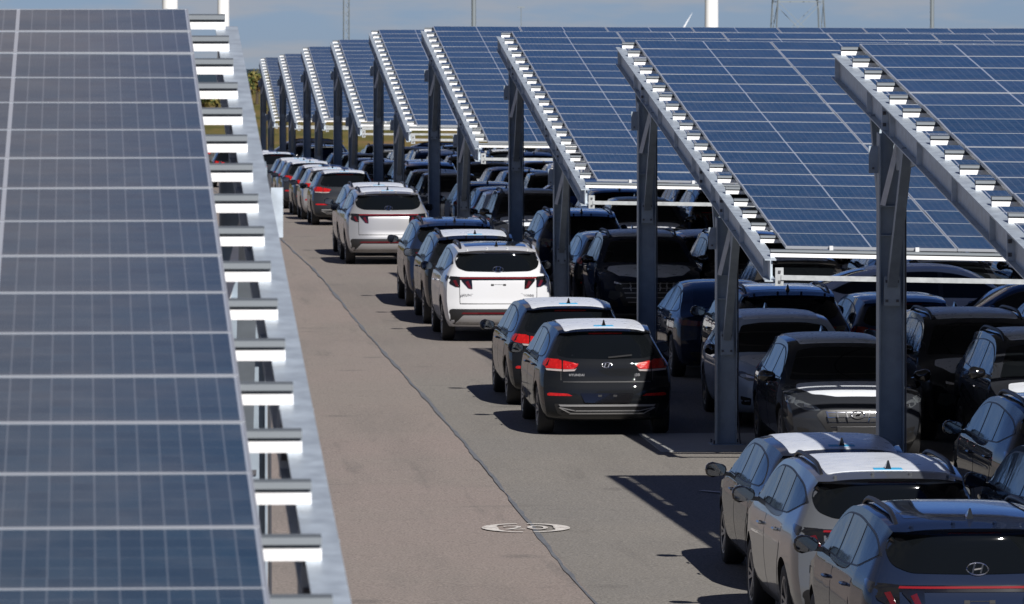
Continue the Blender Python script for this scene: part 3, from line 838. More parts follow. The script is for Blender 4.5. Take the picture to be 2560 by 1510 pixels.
        b.add(vs, [(i*nu+k, i*nu+(k+1)%nu, (i+1)*nu+(k+1)%nu, (i+1)*nu+k) for i in range(nv) for k in range(nu)])
        b.bar((x0-sx*.02, my, mz-.05), (c.x, my, mz-.03), .05, .04, (0,0,1))
        mi = add('wing_mirror', b, M['gloss'], smooth=50)
        b = MB(); n = 20
        b.add([(c.x+.094*math.copysign(abs(math.cos(2*math.pi*k/n))**.7,math.cos(2*math.pi*k/n)), c.y-.0355, c.z+.064*math.copysign(abs(math.sin(2*math.pi*k/n))**.75,math.sin(2*math.pi*k/n))) for k in range(n)], [tuple(range(n))])
        add('mirror_glass', b, M['mirror'], mi, None, 1, None)
    # --- roof: antenna, rails, film
    ay = {'hatch':-1.52,'suv':-1.60,'sedan':-.75}[kind]; loc, d = sk.hit('z', 0, ay, 1); az = loc.z
    b = MB(); b.add([(-.03,ay-.05,az-.004),(.03,ay-.05,az-.004),(.022,ay+.13,az+.0),(-.022,ay+.13,az+.0),(-.006,ay-.045,az+.085),(.006,ay-.045,az+.085),(.004,ay-.01,az+.075),(-.004,ay-.01,az+.075)],
          [(3,2,1,0),(4,5,6,7),(0,1,5,4),(1,2,6,5),(2,3,7,6),(3,0,4,7)])
    add('antenna', b, M['gloss'], smooth=None)
    if kind == 'suv':
        for sx in (-1,1):
            b = MB(); pts = []
            for i in range(13):
                y = -1.62+2.05*i/12; l, d = sk.hit('z', sx*.60, y, 1); e = min(1, min(i,12-i)/1.6)
                pts.append((sx*.60, y, l.z-.01+.05*e))
            b.tube(pts, .021, 8); add('roof_rail', b, M['trim'])
        b = MB(); sk.patch(b, [(-.52,-1.52),(.52,-1.52),(.52,.38),(-.52,.38)], 'z', 1, .003, .15, r=.08); add('glass_roof', b, M['gloss'], None, 'glassroof')
        for x in (-.51,-.17,.17,.51):
            l, d = sk.hit('z', x, -1.86, 1); b = MB(); b.tube([l+Vector((0,0,-.004)), l+Vector((0,-.01,.022))], .016, 8); add('spoiler_clip', b, PAINT['black'], None, 'paint', 1)
    hw = {'hatch':.535,'suv':.565,'sedan':.50}[kind]
    y0, y1 = {'hatch':(-1.70,.36),'suv':(-1.68,.44),'sedan':(-1.0,.42)}[kind]
    b = MB(); sk.patch(b, [(-hw,y0),(hw,y0),(hw+.01,-.6),(hw-.02,y1),(-hw+.02,y1),(-hw-.01,-.6)], 'z', 1, .006, .12, skirt=.006, r=.05); fi = add('roof_film', b, M['film'], None, 'film')
    b = MB(); sk.patch(b, [(-.13,ay-.07),(.13,ay-.07),(.13,ay+.04),(-.13,ay+.04)], 'z', 1, .009, .1, skirt=.003); add('tape', b, M['tape'], fi, 'film', 1)
    h0, h1, hh = {'hatch':(1.26,1.93,.60),'suv':(1.38,2.06,.64),'sedan':(1.33,1.96,.60)}[kind]
    b = MB(); sk.patch(b, [(-hh-.06,h0),(hh+.06,h0),(hh+.10,h0+.25),(hh-.06,h1-.08),(.25,h1+.03),(-.25,h1+.03),(-hh+.06,h1-.08),(-hh-.10,h0+.25)], 'z', 1, .006, .1, skirt=.006, r=.05); add('hood_film', b, M['film'], None, 'hood')
    # --- rear end
    if kind == 'hatch':
        for sx in (-1,1):
            def mp(p): return [(sx*x, z) for x, z in (p if sx > 0 else reversed(p))]
            b = MB(); sk.patch(b, mp([(.58,.892),(.575,1.005),(.375,.963),(.385,.94),(.43,.895)]), 'y', -1, .012, .06, 0, r=.012)
            li = add('tail_light', b, M['red'])
            b = MB(); sk.patch(b, mp([(.595,.895),(.595,1.008),(.74,1.028),(.80,1.015),(.815,.955),(.80,.905)]), 'y', -1, .012, .06, 0, r=.015); add('tail_light', b, M['red'])
            b = MB(); sk.patch(b, [(-1.96,.92),(-1.96,1.02),(-1.80,1.03),(-1.72,1.0),(-1.80,.94)], 'x', sx, .010, .06, 0, r=.015); add('side_lamp', b, M['red'], None, None, 1)
            b = MB(); sk.patch(b, mp([(.58,.862),(.58,.888),(.425,.891),(.40,.905),(.43,.868)]), 'y', -1, .012, .06); sk.patch(b, mp([(.595,.865),(.595,.891),(.80,.899),(.79,.875)]), 'y', -1, .012, .06)
            add('indicator_lens', b, M['clear'], li, None, 1)
            b = MB(); sk.patch(b, mp([(.46,.545),(.52,.575),(.76,.585),(.79,.57),(.78,.545)]), 'y', -1, .008, .06, r=.01); add('reflector', b, M['red'])
        b = MB(); sk.patch(b, [(-.22,1.338),(.22,1.338),(.22,1.356),(-.22,1.356)], 'y', -1, .008, .06); add('brake_light', b, M['red'])
        b = MB(); sk.patch(b, [(-.58,.72),(.58,.72),(.58,.735),(-.58,.735)], 'y', -1, .006, .08); sk.patch(b, [(-.60,.745),(-.60,.87),(-.612,.87),(-.612,.745)], 'y', -1, .005, .06); sk.patch(b, [(.60,.745),(.60,.87),(.612,.87),(.612,.745)], 'y', -1, .005, .06); add('tailgate_seam', b, M['trim'], None, None, 1)
        b = MB(); sk.patch(b, [(-.30,.455),(.30,.455),(.36,.58),(-.36,.58)], 'y', -1, .005, .08, r=.02)
        b.v = [(x, y-.16*max(0,.585-z), z) for x, y, z in b.v]; pi = add('plate_recess', b, M['gloss'], None, None, 1)
        b = MB()
        for x in (-.10,.10): sk.patch(b, [(x-.025,.535),(x+.025,.535),(x+.025,.56),(x-.025,.56)], 'y', -1, .018, .06)
        add('plate_mount', b, M['trim'], pi, None, 2)
        b = MB(); sk.patch(b, [(-.62,.235),(.62,.235),(.70,.44),(-.70,.44)], 'y', -1, .005, .08, r=.03); add('bumper_insert', b, M['trim'], None, None, 1)
        b = MB(); sk.patch(b, [(-.62,.405),(.62,.405),(.64,.43),(-.64,.43)], 'y', -1, .012, .08)
        sk.patch(b, [(-.42,.34),(.42,.34),(.42,.352),(-.42,.352)], 'y', -1, .012, .08); sk.patch(b, [(-.50,.30),(.50,.30),(.48,.318),(-.48,.318)], 'y', -1, .012, .08)
        for sx in (-1,1):
            q = [(.42,.34),(.43,.352),(.62,.395),(.64,.385),(.50,.312),(.48,.318),(.59,.375)]
            sk.patch(b, [(sx*x,z) for x,z in (q if sx>0 else reversed(q))], 'y', -1, .012, .06)
        add('bumper_trim', b, M['silver_trim'], None, None, 1)
        b = MB(); l, d = sk.hit('y', .25, 1.05, -1); b.bar((.02,l.y-.03,1.045),(.33,l.y-.02,1.075),.02,.015,(0,1,0)); add('rear_wiper', b, M['trim'], None, None, 2)
        b = MB(); emblem(b, sk, .945, -1, .066); add('emblem', b, M['chrome'], None, None, 1)
        for txt, x, sz, role in (('HYUNDAI',-.40,.042,None),('i30',.40,.05,None)):
            vs, fs = text_mesh(txt, sz); l, d = sk.hit('y', x, .815, -1); b = MB()
            b.add([(x+v.x, l.y-.005-v.z, .815+v.y) for v in vs], fs); add('lettering', b, M['silver_trim'], None, None, 2, None)
    elif kind == 'suv':
        b = MB(); kp(b, [(-.62,.972),(.62,.972),(.62,1.022),(-.62,1.022)], 'y', -1, .006, .08); lb = add('light_bar', b, M['gloss'])
        b = MB(); kp(b, [(-.60,.998),(.60,.998),(.60,1.014),(-.60,1.014)], 'y', -1, .010, .08); add('lamp_lens', b, M['barred'], lb, None, 1)
        for sx in (-1,1):
            def mp(p): return [(sx*x, z) for x, z in (p if sx > 0 else reversed(p))]
            b = MB(); kp(b, mp([(.595,.86),(.595,1.025),(.80,1.03),(.795,.985),(.75,.91),(.67,.868)]), 'y', -1, .012, .06, r=.012); add('tail_light', b, M['gloss']); b = MB()
            kp(b, mp([(.575,.985),(.575,.965),(.47,.845),(.405,.835),(.415,.985)]), 'y', -1, .012, .06, r=.012)
            li = add('tail_light', b, M['gloss'])
            b = MB(); sk.patch(b, [(-2.08,1.0),(-2.08,1.11),(-1.75,1.13),(-1.70,1.115),(-1.95,1.04)], 'x', sx, .006, .06, r=.012); add('side_lamp', b, M['gloss'], None, None, 1)
            b = MB(); kp(b, mp([(.615,.872),(.66,.878),(.705,.965),(.66,.975)]), 'y', -1, .017, .06); kp(b, mp([(.42,.845),(.468,.852),(.515,.945),(.47,.965)]), 'y', -1, .017, .06)
            add('lamp_lens', b, M['darkred'], li, None, 1)
        b = MB(); kp(b, [(-.20,1.384),(.20,1.384),(.20,1.395),(-.20,1.395)], 'y', -1, .008, .06); add('brake_light', b, M['darkred'], None, None, 1)
        b = MB(); kp(b, [(-.60,.60),(.60,.60),(.60,.612),(-.60,.612)], 'y', -1, .005, .08)
        for sx in (-1,1): kp(b, [(sx*.595,.612),(sx*.60,.86),(sx*.608,.86),(sx*.603,.612)] if sx<0 else [(.603,.612),(.608,.86),(.60,.86),(.595,.612)], 'y', -1, .004, .06)
        add('tailgate_seam', b, M['trim'], None, None, 1)
        b = MB(); kp(b, [(-.69,.275),(.69,.275),(.77,.36),(.765,.50),(.73,.525),(-.73,.525),(-.765,.50),(-.77,.36)], 'y', -1, .005, .07, r=.03); add('bumper_insert', b, M['trim'], None, None, 1)
        b = MB(); kp(b, [(-.58,.445),(.58,.445),(.56,.472),(-.56,.472)], 'y', -1, .011, .07); add('reflector', b, M['darkred'], None, None, 1)
        b = MB(); kp(b, [(-.68,.285),(.68,.285),(.55,.425),(-.55,.425)], 'y', -1, .012, .07, r=.02); add('skid_plate', b, M['silver_trim'], None, None, 1)
        b = MB()
        for x in (-.095,.095): kp(b, [(x-.022,.885),(x+.022,.885),(x+.022,.912),(x-.022,.912)], 'y', -1, .006, .06)
        kp(b, [(-.07,.902),(.07,.902),(.07,.906),(-.07,.906)], 'y', -1, .005, .06); add('plate_mount', b, M['trim'], None, None, 2)
        b = MB(); emblem(b, sk, 1.225, -1, .088, .016); add('emblem', b, M['chrome'], None, None, 1)
        for txt, x, sz in (('HYUNDAI',-.50,.055),('Tucson',.48,.072)):
            vs, fs = text_mesh(txt, sz); l, d = sk.hit('y', x, .80, -1); b = MB()
            b.add([(x+v.x, l.y-.005-v.z, .80+v.y) for v in vs], fs); add('lettering', b, M['silver_trim'], None, 'letter', 2, None)
    else:
        for sx in (-1,1):
            b = MB(); q = [(.30,.80),(.30,.875),(.72,.90),(.80,.88),(.78,.82)]
            sk.patch(b, [(sx*x,z) for x,z in (q if sx>0 else reversed(q))], 'y', -1, .008, .06, r=.015)
            add('tail_light', b, M['darkred']); b = MB(); sk.patch(b, [(-2.02,.83),(-2.02,.90),(-1.72,.93),(-1.66,.91)], 'x', sx, .008, .06); add('side_lamp', b, M['darkred'], None, None, 1)
        b = MB(); sk.patch(b, [(-.6,.24),(.6,.24),(.66,.42),(-.66,.42)], 'y', -1, .005, .08, r=.03); add('bumper_insert', b, M['trim'], None, None, 1)
        b = MB(); emblem(b, sk, .93, -1, .06); add('emblem', b, M['chrome'], None, None, 1)
    # --- front end
    zf = {'hatch':0,'suv':.10,'sedan':-.02}[kind]
    for sx in (-1,1):
        q = [(.46,.655+zf),(.50,.70+zf),(.70,.775+zf),(.76,.775+zf),(.77,.72+zf),(.64,.655+zf)] if kind != 'suv' else [(.50,.60),(.56,.66),(.74,.68),(.77,.55),(.66,.50)]
        b = MB(); sk.patch(b, [(sx*x,z) for x,z in (q if sx>0 else reversed(q))], 'y', 1, .008, .06, r=.02)
        hi = add('headlight', b, M['headlens'], None, None, 1)
        b = MB(); sk.patch(b, [(1.88,.73+zf),(1.80,.80+zf),(1.60,.83+zf),(1.70,.75+zf)], 'x', sx, .008, .06, r=.01); add('side_lamp', b, M['headlens'], None, None, 1)
        b = MB(); q = [(.53,.68+zf),(.55,.705+zf),(.66,.735+zf),(.66,.70+zf)]
        sk.patch(b, [(sx*x,z) for x,z in (q if sx>0 else reversed(q))], 'y', 1, .013, .05); add('lamp_lens', b, M['chrome'], hi, None, 2)
        b = MB(); q = [(.60,.32+zf*.6),(.60,.42+zf*.6),(.74,.45+zf*.6),(.72,.33+zf*.6)]
        sk.patch(b, [(sx*x,z) for x,z in (q if sx>0 else reversed(q))], 'y', 1, .006, .06, r=.02); add('air_intake', b, M['trim'], None, None, 1)
    g = [(-.44,.665+zf),(.44,.665+zf),(.52,.60+zf),(.33,.33+zf),(-.33,.33+zf),(-.52,.60+zf)] if kind != 'suv' else [(-.60,.83),(.60,.83),(.66,.74),(.50,.40),(-.50,.40),(-.66,.74)]
    b = MB(); sk.patch(b, g, 'y', 1, .006, .07, r=.03); gi = add('grille', b, M['trim'], None, None, 1)
    b = MB(); zt_, zb_ = g[0][1], g[3][1]
    for k in range(5):
        z = zt_-.035-(zt_-zb_-.06)*k/4.5; wd = .40 - .07*k*.3
        if kind == 'suv': wd = .55-.03*k
        l, d = sk.hit('y', 0, z, 1); sk.patch(b, [(-wd,z),(wd,z),(wd,z+.010),(-wd,z+.010)], 'y', 1, .012, .09)
    for x in (-.36,-.24,-.12,.12,.24,.36):
        s = 1 if x > 0 else -1
        for z in (zt_-.06, zt_-.13):
            w_ = .020; q = [(x,z-.03),(x+s*w_,z-.03),(x+s*w_*2.0,z+.045),(x+s*w_,z+.045)]
            sk.patch(b, q if s > 0 else list(reversed(q)), 'y', 1, .016, .06)
    add('grille_bars', b, M['chrome'] if kind == 'hatch' else M['silver_trim'], gi, None, 2)
    b = MB(); emblem(b, sk, zt_-.055, 1, .085, .028); add('badge', b, M['chrome'], gi, None, 2)
    b = MB(); z = zb_+.07; l, d = sk.hit('y', 0, z, 1); b.box((0,l.y+.02,z),(.52,.02,.11)); add('plate_holder', b, M['trim'], gi, None, 1)
    return P

MODELS = {k: car_model(k) for k in SPECS}
CARW = {'hatch':(1.80,4.34,1.455),'suv':(1.865,4.5,1.65),'sedan':(1.80,4.46,1.43)}
WORDS = {'hatch':('hatchback_car','hatchback'),'suv':('suv_car','SUV'),'sedan':('sedan_car','fastback saloon')}
PLACED = []
A0 = math.atan((1280-PX0)/F)
def tx(px): return math.tan(A0 + math.atan((px-1280)/F))
def car(kind, cx, D, facing, colour, label, film=False, hood=False, glassroof=None, yaw=0., lod=None, group='new cars parked in rows', tape=None, X=None, scale=1.0):
    """cx: column of the car's middle in the photograph at depth D of its middle; facing 'away', 'toward', 'left' or 'right'"""
    x = X if X is not None else tx(cx)*D
    rz = {'away':0,'toward':math.pi,'left':math.pi/2,'right':-math.pi/2}[facing]+math.radians(yaw)
    if lod is None: lod = 2 if D < 112 else 1 if D < 150 else 0
    root = empty(WORDS[kind][0], (x, D, ground(x, D)), rz)
    # pitch with the ground
    fy = Vector((-math.sin(rz), math.cos(rz)))
    dz = ground(x+fy.x*1.3, D+fy.y*1.3)-ground(x-fy.x*1.3, D-fy.y*1.3)
    root.rotation_mode = 'XYZ'; root.rotation_euler = (math.atan2(dz,2.6), 0, rz)
    root.location.z = (ground(x+fy.x*1.3, D+fy.y*1.3)+ground(x-fy.x*1.3, D-fy.y*1.3))/2
    root.scale = (scale,)*3
    tag(root, label, 'car', group, 'thing')
    made = {}
    if glassroof is None: glassroof = not film
    for i, (nm, me, par, role, lv) in enumerate(MODELS[kind]):
        if lv > lod: continue
        if role == 'film' and not film: continue
        if role == 'hood' and not hood: continue
        if role == 'glassroof' and not glassroof: continue
        if nm == 'tape' and tape is False: continue
        o = link(nm, me, made.get(par, root)); made[i] = o
        if role == 'paint':
            o.material_slots[0].link = 'OBJECT'; o.material_slots[0].material = PAINT[colour]
    w, l, h = CARW[kind]
    if facing in ('left','right'): w, l = l, w
    PLACED.append((x, D, w, l, label))
    return root

#CARLIST-BEGIN
# --- column along the aisle, tails to the camera
ca = 'cars in the column along the aisle'
def A(kind, cx, D, col, label, **k): return car(kind, cx, D, 'away', col, label, group=ca, **k)
A('suv', 0, 49.6, 'dark blue', 'dark grey-blue SUV with bare glossy roof, lowest and nearest car in the picture', X=7.19)
A('suv', 0, 54.9, 'grey', 'grey SUV with wrinkled white roof film, just behind the bare-roofed nearest SUV', film=True, X=7.24)
A('hatch', 0, 59.9, 'dark grey', 'dark grey hatchback with white roof film and blue tape, beyond the grey SUV', film=True, X=7.47)
A('hatch', 0, 80.2, 'black', 'black hatchback with white roof film and full rear in view beside the concrete pad', film=True, X=6.89)
A('hatch', 0, 85.8, 'black', 'black hatchback half hidden behind the other black hatchback on the aisle', film=True, X=6.88)
A('suv', 0, 102.1, 'white', 'white SUV with black glass roof and its whole tail in view', X=6.98)
A('suv', 0, 107.6, 'black', 'black SUV with white roof film, directly beyond the white SUV', film=True, X=6.98)
A('suv', 0, 113.4, 'dark blue', 'dark SUV with bare roof, two cars beyond the white SUV', X=6.98)
A('suv', 0, 131.0, 'silver', 'silver SUV with white roof film and its whole tail in the sun', film=True, X=6.62)
A('suv', 0, 136.4, 'silver', 'silver SUV mostly hidden behind the other silver SUV', film=True, X=6.7)
A('hatch', 0, 160.5, 'dark grey', 'dark grey hatchback with white roof film beyond the two silver SUVs', film=True, lod=1, X=6.98)
A('hatch', 0, 168.0, 'silver', 'silver hatchback, middle of the three film-roofed hatchbacks beyond the silver SUVs', film=True, lod=1, X=6.98)
A('hatch', 0, 174.6, 'dark grey', 'dark grey hatchback, third of the three beyond the silver SUVs', film=True, lod=1, X=6.98)
A('hatch', 0, 184.5, 'dark grey', 'dark grey hatchback with white roof film starting the second far trio on the aisle', film=True, lod=1, X=6.98)
A('hatch', 0, 189.5, 'grey', 'grey hatchback in the middle of the second far trio on the aisle', film=True, lod=1, X=6.98)
A('hatch', 0, 194.6, 'dark grey', 'dark grey hatchback at the back of the second far trio on the aisle', film=True, lod=1, X=6.98)
A('hatch', 0, 215.5, 'dark grey', 'dark grey hatchback standing alone on the aisle before the last canopies', film=True, lod=1, X=6.98)
A('hatch', 652, 226.0, 'silver', 'pale hatchback peeking out behind the lone far hatchback on the aisle', film=True)
A('hatch', 545, 284.0, 'brown grey', 'small brownish hatchback glimpsed through the purlins of the blurred canopy')
A('hatch', 583, 232.0, 'black', 'black hatchback glimpsed beneath the purlins of the blurred canopy')

# --- under the canopies
cu = 'cars parked under the canopies'
def U(kind, cx, D, facing, col, label, **k):
    if cx: D *= interp([(80,1.0),(100,1.015),(130,1.02),(150,1.015),(165,1.0)], D)
    return car(kind, cx, D, facing, col, label, group=cu, **k)
U('suv', 2650, 63.5, 'away', 'black', 'black SUV under the nearest canopy, cut by the frame edge')
U('suv', 2740, 56.5, 'away', 'black', 'black SUV of which only the mirror and window corner enter the frame')
U('hatch', 2091, 75.8, 'toward', 'dark grey', 'dark grey hatchback facing the camera with chrome grille and filmed hood', film=True, hood=True)
U('hatch', 1945, 81.4, 'toward', 'pale blue', 'pale hatchback facing the camera behind the chrome-grilled hatchback', film=True, hood=True)
U('suv', 1936, 86.2, 'away', 'dark blue', 'dark blue SUV tail-on behind the pale front-facing hatchback')
U('sedan', 1795, 91.3, 'away', 'dark blue', 'dark blue fastback tail-on between the two posts of the second canopy')
U('suv', 2431, 79.2, 'toward', 'dark grey', 'dark grey SUV facing the camera just past the thick near post', film=True, hood=True)
U('suv', 2618, 74.4, 'toward', 'dark grey', 'dark grey SUV facing the camera at the frame edge with sunlit hood bar', film=True, hood=True)
U('hatch', 2372, 83.6, 'away', 'blue', 'blue hatchback with roof film and antenna tape beyond the near post', film=True)
U('hatch', 2226, 87.8, 'away', 'blue', 'blue hatchback tail-on beside the near post, in front of the crosswise fastback')
U('hatch', 2680, 86.5, 'away', 'dark grey', 'dim hatchback at the frame edge behind the front-facing grey SUVs')
U('sedan', 2325, 94.3, 'right', 'white', 'pale fastback parked crosswise below the second canopy with its nose to the open side', film=True, scale=1.1)
U('hatch', 2590, 91.6, 'left', 'blue', 'blue car parked crosswise at the frame edge, windscreen pillar showing')
U('suv', 1601, 105.0, 'toward', 'dark blue', 'dark blue SUV facing the camera with grey film on hood and roof', film=True, hood=True)
U('hatch', 1532, 109.9, 'away', 'black', 'black hatchback tail-on beside the film-hooded dark blue SUV')
U('suv', 1436, 115.8, 'away', 'dark blue', 'dark blue SUV tail-on with antenna, two rows beyond the white SUV', tape=False)
U('suv', 1862, 105.2, 'toward', 'black', 'black SUV facing the camera behind the thick middle post')
U('hatch', 1764, 110.6, 'away', 'dark blue', 'dark blue hatchback with roof film tail-on right of the film-hooded SUV', film=True)
U('hatch', 1603, 126.8, 'toward', 'dark grey', 'dark grey hatchback facing the camera with a strip of sunlit white hood', film=True, hood=True)
U('hatch', 1534, 137.5, 'away', 'dark blue', 'dark blue hatchback tail-on half hidden by the galvanised rail')
U('suv', 1800, 131.0, 'away', 'black', 'black SUV in deep shade showing curved side windows below the rail')
U('suv', 1752, 137.5, 'away', 'dark blue', 'dark SUV behind the black SUV in deep shade')
U('suv', 1322, 126.6, 'toward', 'dark grey', 'dark grey SUV facing the camera with white sunlit hood beside the black SUV', film=True, hood=True)
U('hatch', 1285, 133.0, 'toward', 'pale blue', 'pale blue hatchback facing the camera behind the white-hooded SUV', film=True, hood=True)
U('hatch', 1254, 138.2, 'away', 'dark blue', 'dark blue hatchback tail-on with roof antenna behind the pale blue one', tape=False)
U('hatch', 1208, 144.0, 'away', 'dark blue', 'dark blue hatchback tail-on showing its whole side windows behind a rear post')
U('hatch', 1440, 148.5, 'left', 'blue', 'blue car parked crosswise in the third gap with a bright windscreen pillar')
U('hatch', 1122, 154.6, 'toward', 'dark grey', 'dark grey hatchback facing the camera with white hood right of the silver SUV', film=True, hood=True)
U('hatch', 1090, 160.1, 'toward', 'dark grey', 'dark grey hatchback second in line behind the white-hooded one', film=True)
U('suv', 1066, 165.8, 'away', 'grey', 'grey SUV tail-on third in line behind the white-hooded hatchback')
U('suv', 1047, 171.6, 'away', 'dark blue', 'dark blue SUV tail-on fourth in line behind the white-hooded hatchback')
U('hatch', 1385, 154.8, 'toward', 'dark grey', 'dark grey hatchback facing the camera beyond the crosswise blue car', film=True)
U('hatch', 1312, 161.0, 'away', 'dark grey', 'dark grey hatchback tail-on with antenna beyond the front-facing one', tape=False)
U('hatch', 1222, 181.2, 'toward', 'black', 'black hatchback facing the camera with a bright white hood under the sixth canopy', film=True, hood=True)
U('hatch', 1350, 187.0, 'away', 'grey', 'grey hatchback tail-on far back right of the white-hooded black one')
U('suv', 1090, 202.0, 'toward', 'dark grey', 'dark grey SUV facing the camera far back with filmed roof', film=True)
U('hatch', 1003, 181.5, 'toward', 'black', 'black hatchback facing the camera left of a rear post, far back', film=True)
U('hatch', 953, 187.0, 'away', 'silver', 'silver hatchback tail-on far back between two posts')
U('hatch', 923, 194.0, 'away', 'dark grey', 'dark grey hatchback tail-on far back with antenna against dark windows')
U('hatch', 905, 208.0, 'toward', 'black', 'black hatchback facing the camera beyond the dark grey far one', film=True)
U('hatch', 870, 215.0, 'away', 'dark grey', 'dark grey hatchback tail-on farther still, side windows catching light')
U('suv', 808, 231.0, 'away', 'dark grey', 'dark grey SUV tail-on near the last two canopies')
U('suv', 775, 245.0, 'toward', 'grey', 'grey SUV facing the camera near the last two canopies', film=True)
U('suv', 752, 278.0, 'left', 'silver', 'silver car parked crosswise at the far end of the lot')
U('suv', 1068, 252.0, 'left', 'blue', 'blue car parked crosswise at the far end beneath the fourth low rail')
# the rows behind, seen as roofs between the others
fill = []
cols = ['black','dark grey','dark blue','grey','black','dark grey','white','dark blue','brown grey']
rr = random.Random(5)
for ci, xx in enumerate((12.1,14.7,17.3,19.9,22.5)):   # columns from the aisle inwards
    for bay in range(2, 9):
        lo = D0 + bay*S - 19.8
        for q in range(4):
            yy = lo+2.2+q*5.0+rr.uniform(-.3,.3); kd = rr.choice(['hatch','suv','hatch'])
            px = PX0+F*xx/yy
            if yy < 97 or yy > 255 or px > (2760 if yy < 112 else 1950 if yy < 140 else 1640): continue
            if any(abs(xx-p[0]) < (p[2]+1.9)/2+.15 and abs(yy-p[1]) < (p[3]+4.5)/2+.1 for p in PLACED): continue
            fc = rr.choice(['away','toward','away']); cl = rr.choice(cols); fm = rr.random() < .5
            lab = f"{cl} {WORDS[kd][1]} {'tail-on' if fc=='away' else 'nose-on'}{', film on roof' if fm else ''}, {ORD[bay]} canopy, {ORD[ci+1]} column, {ORD[q]} row"
            U(kd, 0, yy, fc, cl, lab, X=xx, film=fm, hood=fm and fc=='toward', lod=0)
#CARLIST-END

# overlap check of the car footprints
for i in range(len(PLACED)):
    for j in range(i):
        a, c = PLACED[i], PLACED[j]
        if abs(a[0]-c[0]) < (a[2]+c[2])/2 and abs(a[1]-c[1]) < (a[3]+c[3])/2:
            print('CAR OVERLAP', [round(v,2) for v in a[:2]], a[4], '|', [round(v,2) for v in c[:2]], c[4])

# ------------------------------------------------------------------ far things
def at(px, py, D): return Vector(((px-PX0)*D/F, D, ZC+(PY0-py)*D/F))
def turbine(px, D, half_px, rot, label, hub=120, bl=60):
    base = at(px, 190, D); base.z = tz(D)
    root = empty('wind_turbine', base); tag(root, label, 'wind turbine', 'wind turbines beyond the lot', 'thing')
    r = half_px*D/F
    b = MB(); b.lathe([(0,r*1.04),(hub*.5,r*.86),(hub,r*.62)], 'z', n=28); b.build('tower', M['white_tower'], root, 40)
    b = MB(); b.tube([(0,-4,hub+1.5),(0,-1,hub+1.6),(0,6,hub+1.5)], 2, 12, radii=[1.2,2,1.6]); na = b.build('nacelle', M['white_tower'], root, 40)
    b = MB(); b.lathe([(-6.6,.05),(-6,1.1),(-4,1.6)], 'y', (0,0,hub+1.5), 16); b.build('hub', M['white_tower'], root, 40)
    for k in range(3):
        a = math.radians(rot+120*k); b = MB()
        d = Vector((math.sin(a),0,math.cos(a))); s = Vector((math.cos(a),0,-math.sin(a)))
        o_ = Vector((0,-5,hub+1.5)); prof = [(1,.9),(.1*bl,1.9),(.3*bl,1.5),(.7*bl,.9),(bl,.12)]
        vs = []
        for q, w in prof:
            for sx, sy in ((-.5,0),(0,.16),(.5,0),(0,-.16)): vs.append(o_+d*q+s*(w*sx*1.3)+Vector((0,w*sy,0)))
        b.add(vs, [(i*4+k2, i*4+(k2+1)%4, i*4+4+(k2+1)%4, i*4+4+k2) for i in range(4) for k2 in range(4)]); b.build('blade', M['white_tower'], root, 40)
turbine(425, 1500, 20, 20, 'white turbine tower standing behind the top edge of the blurred canopy')
turbine(558, 1900, 15, 75, 'white turbine tower rising above the beam end of the blurred canopy')
turbine(1782, 2000, 17.5, 40, 'wide white turbine tower standing left of the lattice pylon')
turbine(1690, 7000, 7, 30, 'distant turbine showing only a blade tip left of the wide white tower', hub=45, bl=40)

def lattice(px, D, halfw_m, height, taper, label, cat, legr=.06, step=None, name='pylon'):
    base = at(px, 190, D); base.z = tz(D); root = empty(name, base); tag(root, label, cat, kind='thing')
    def leg(sx, sy, z): w = halfw_m*(1-taper*z/height); return Vector((sx*w, sy*w, z))
    cs = [(-1,-1),(1,-1),(1,1),(-1,1)]
    for sx, sy in cs:
        b = MB(); b.bar(leg(sx,sy,0), leg(sx,sy,height), legr*2, legr*2); b.build('leg', M['greysteel'], root)
    b = MB(); z = 0; st = step or halfw_m*2.2
    while z+st <= height:
        for i in range(4):
            p, q = cs[i], cs[(i+1)%4]
            b.bar(leg(*p,z), leg(*q,z+st), legr, legr); b.bar(leg(*q,z), leg(*p,z+st), legr, legr)
            b.bar(leg(*p,z+st), leg(*q,z+st), legr, legr)
        z += st
    b.build('bracing', M['greysteel'], root); return root
py = lattice(2000, 520, 2.45, 34, .75, 'grey lattice power pylon rising behind the panel tops', 'pylon', .05, 4.15)
for zz in (22, 27, 32):
    b = MB(); b.bar((-5,0,zz),(0,0,zz+.9),.1,.1); b.bar((5,0,zz),(0,0,zz+.9),.1,.1); b.bar((-5,0,zz),(5,0,zz),.12,.12); b.build('cross_arm', M['greysteel'], py)
lattice(865, 560, .26, 30, .1, 'slim grey lattice mast above the canopies farther off', 'mast', .035, .8, 'lattice_mast')
def pole(px, D, r, h, label):
    base = at(px, 190, D); base.z = tz(D); root = empty('lamp_mast', base); tag(root, label, 'mast', 'slim masts behind the canopies', 'thing')
    b = MB(); b.tube([(0,0,0),(0,0,h*.5),(0,0,h)], r, 12, radii=[r*1.15,r,r*.8]); b.build('pole', M['greysteel'], root, 40)
    b = MB(); b.box((0,0,h+.15),(1.6,.4,.3)); b.build('lamp_head', M['greysteel'], root)
pole(1184, 420, .15, 28, 'plain grey mast standing between the lattice mast and the wide white tower')
pole(2340, 640, .20, 40, 'faint thin mast on the far side of the pylon')
pole(1303, 1400, .10, 19, 'tiny hair-thin mast just above the panel tops')

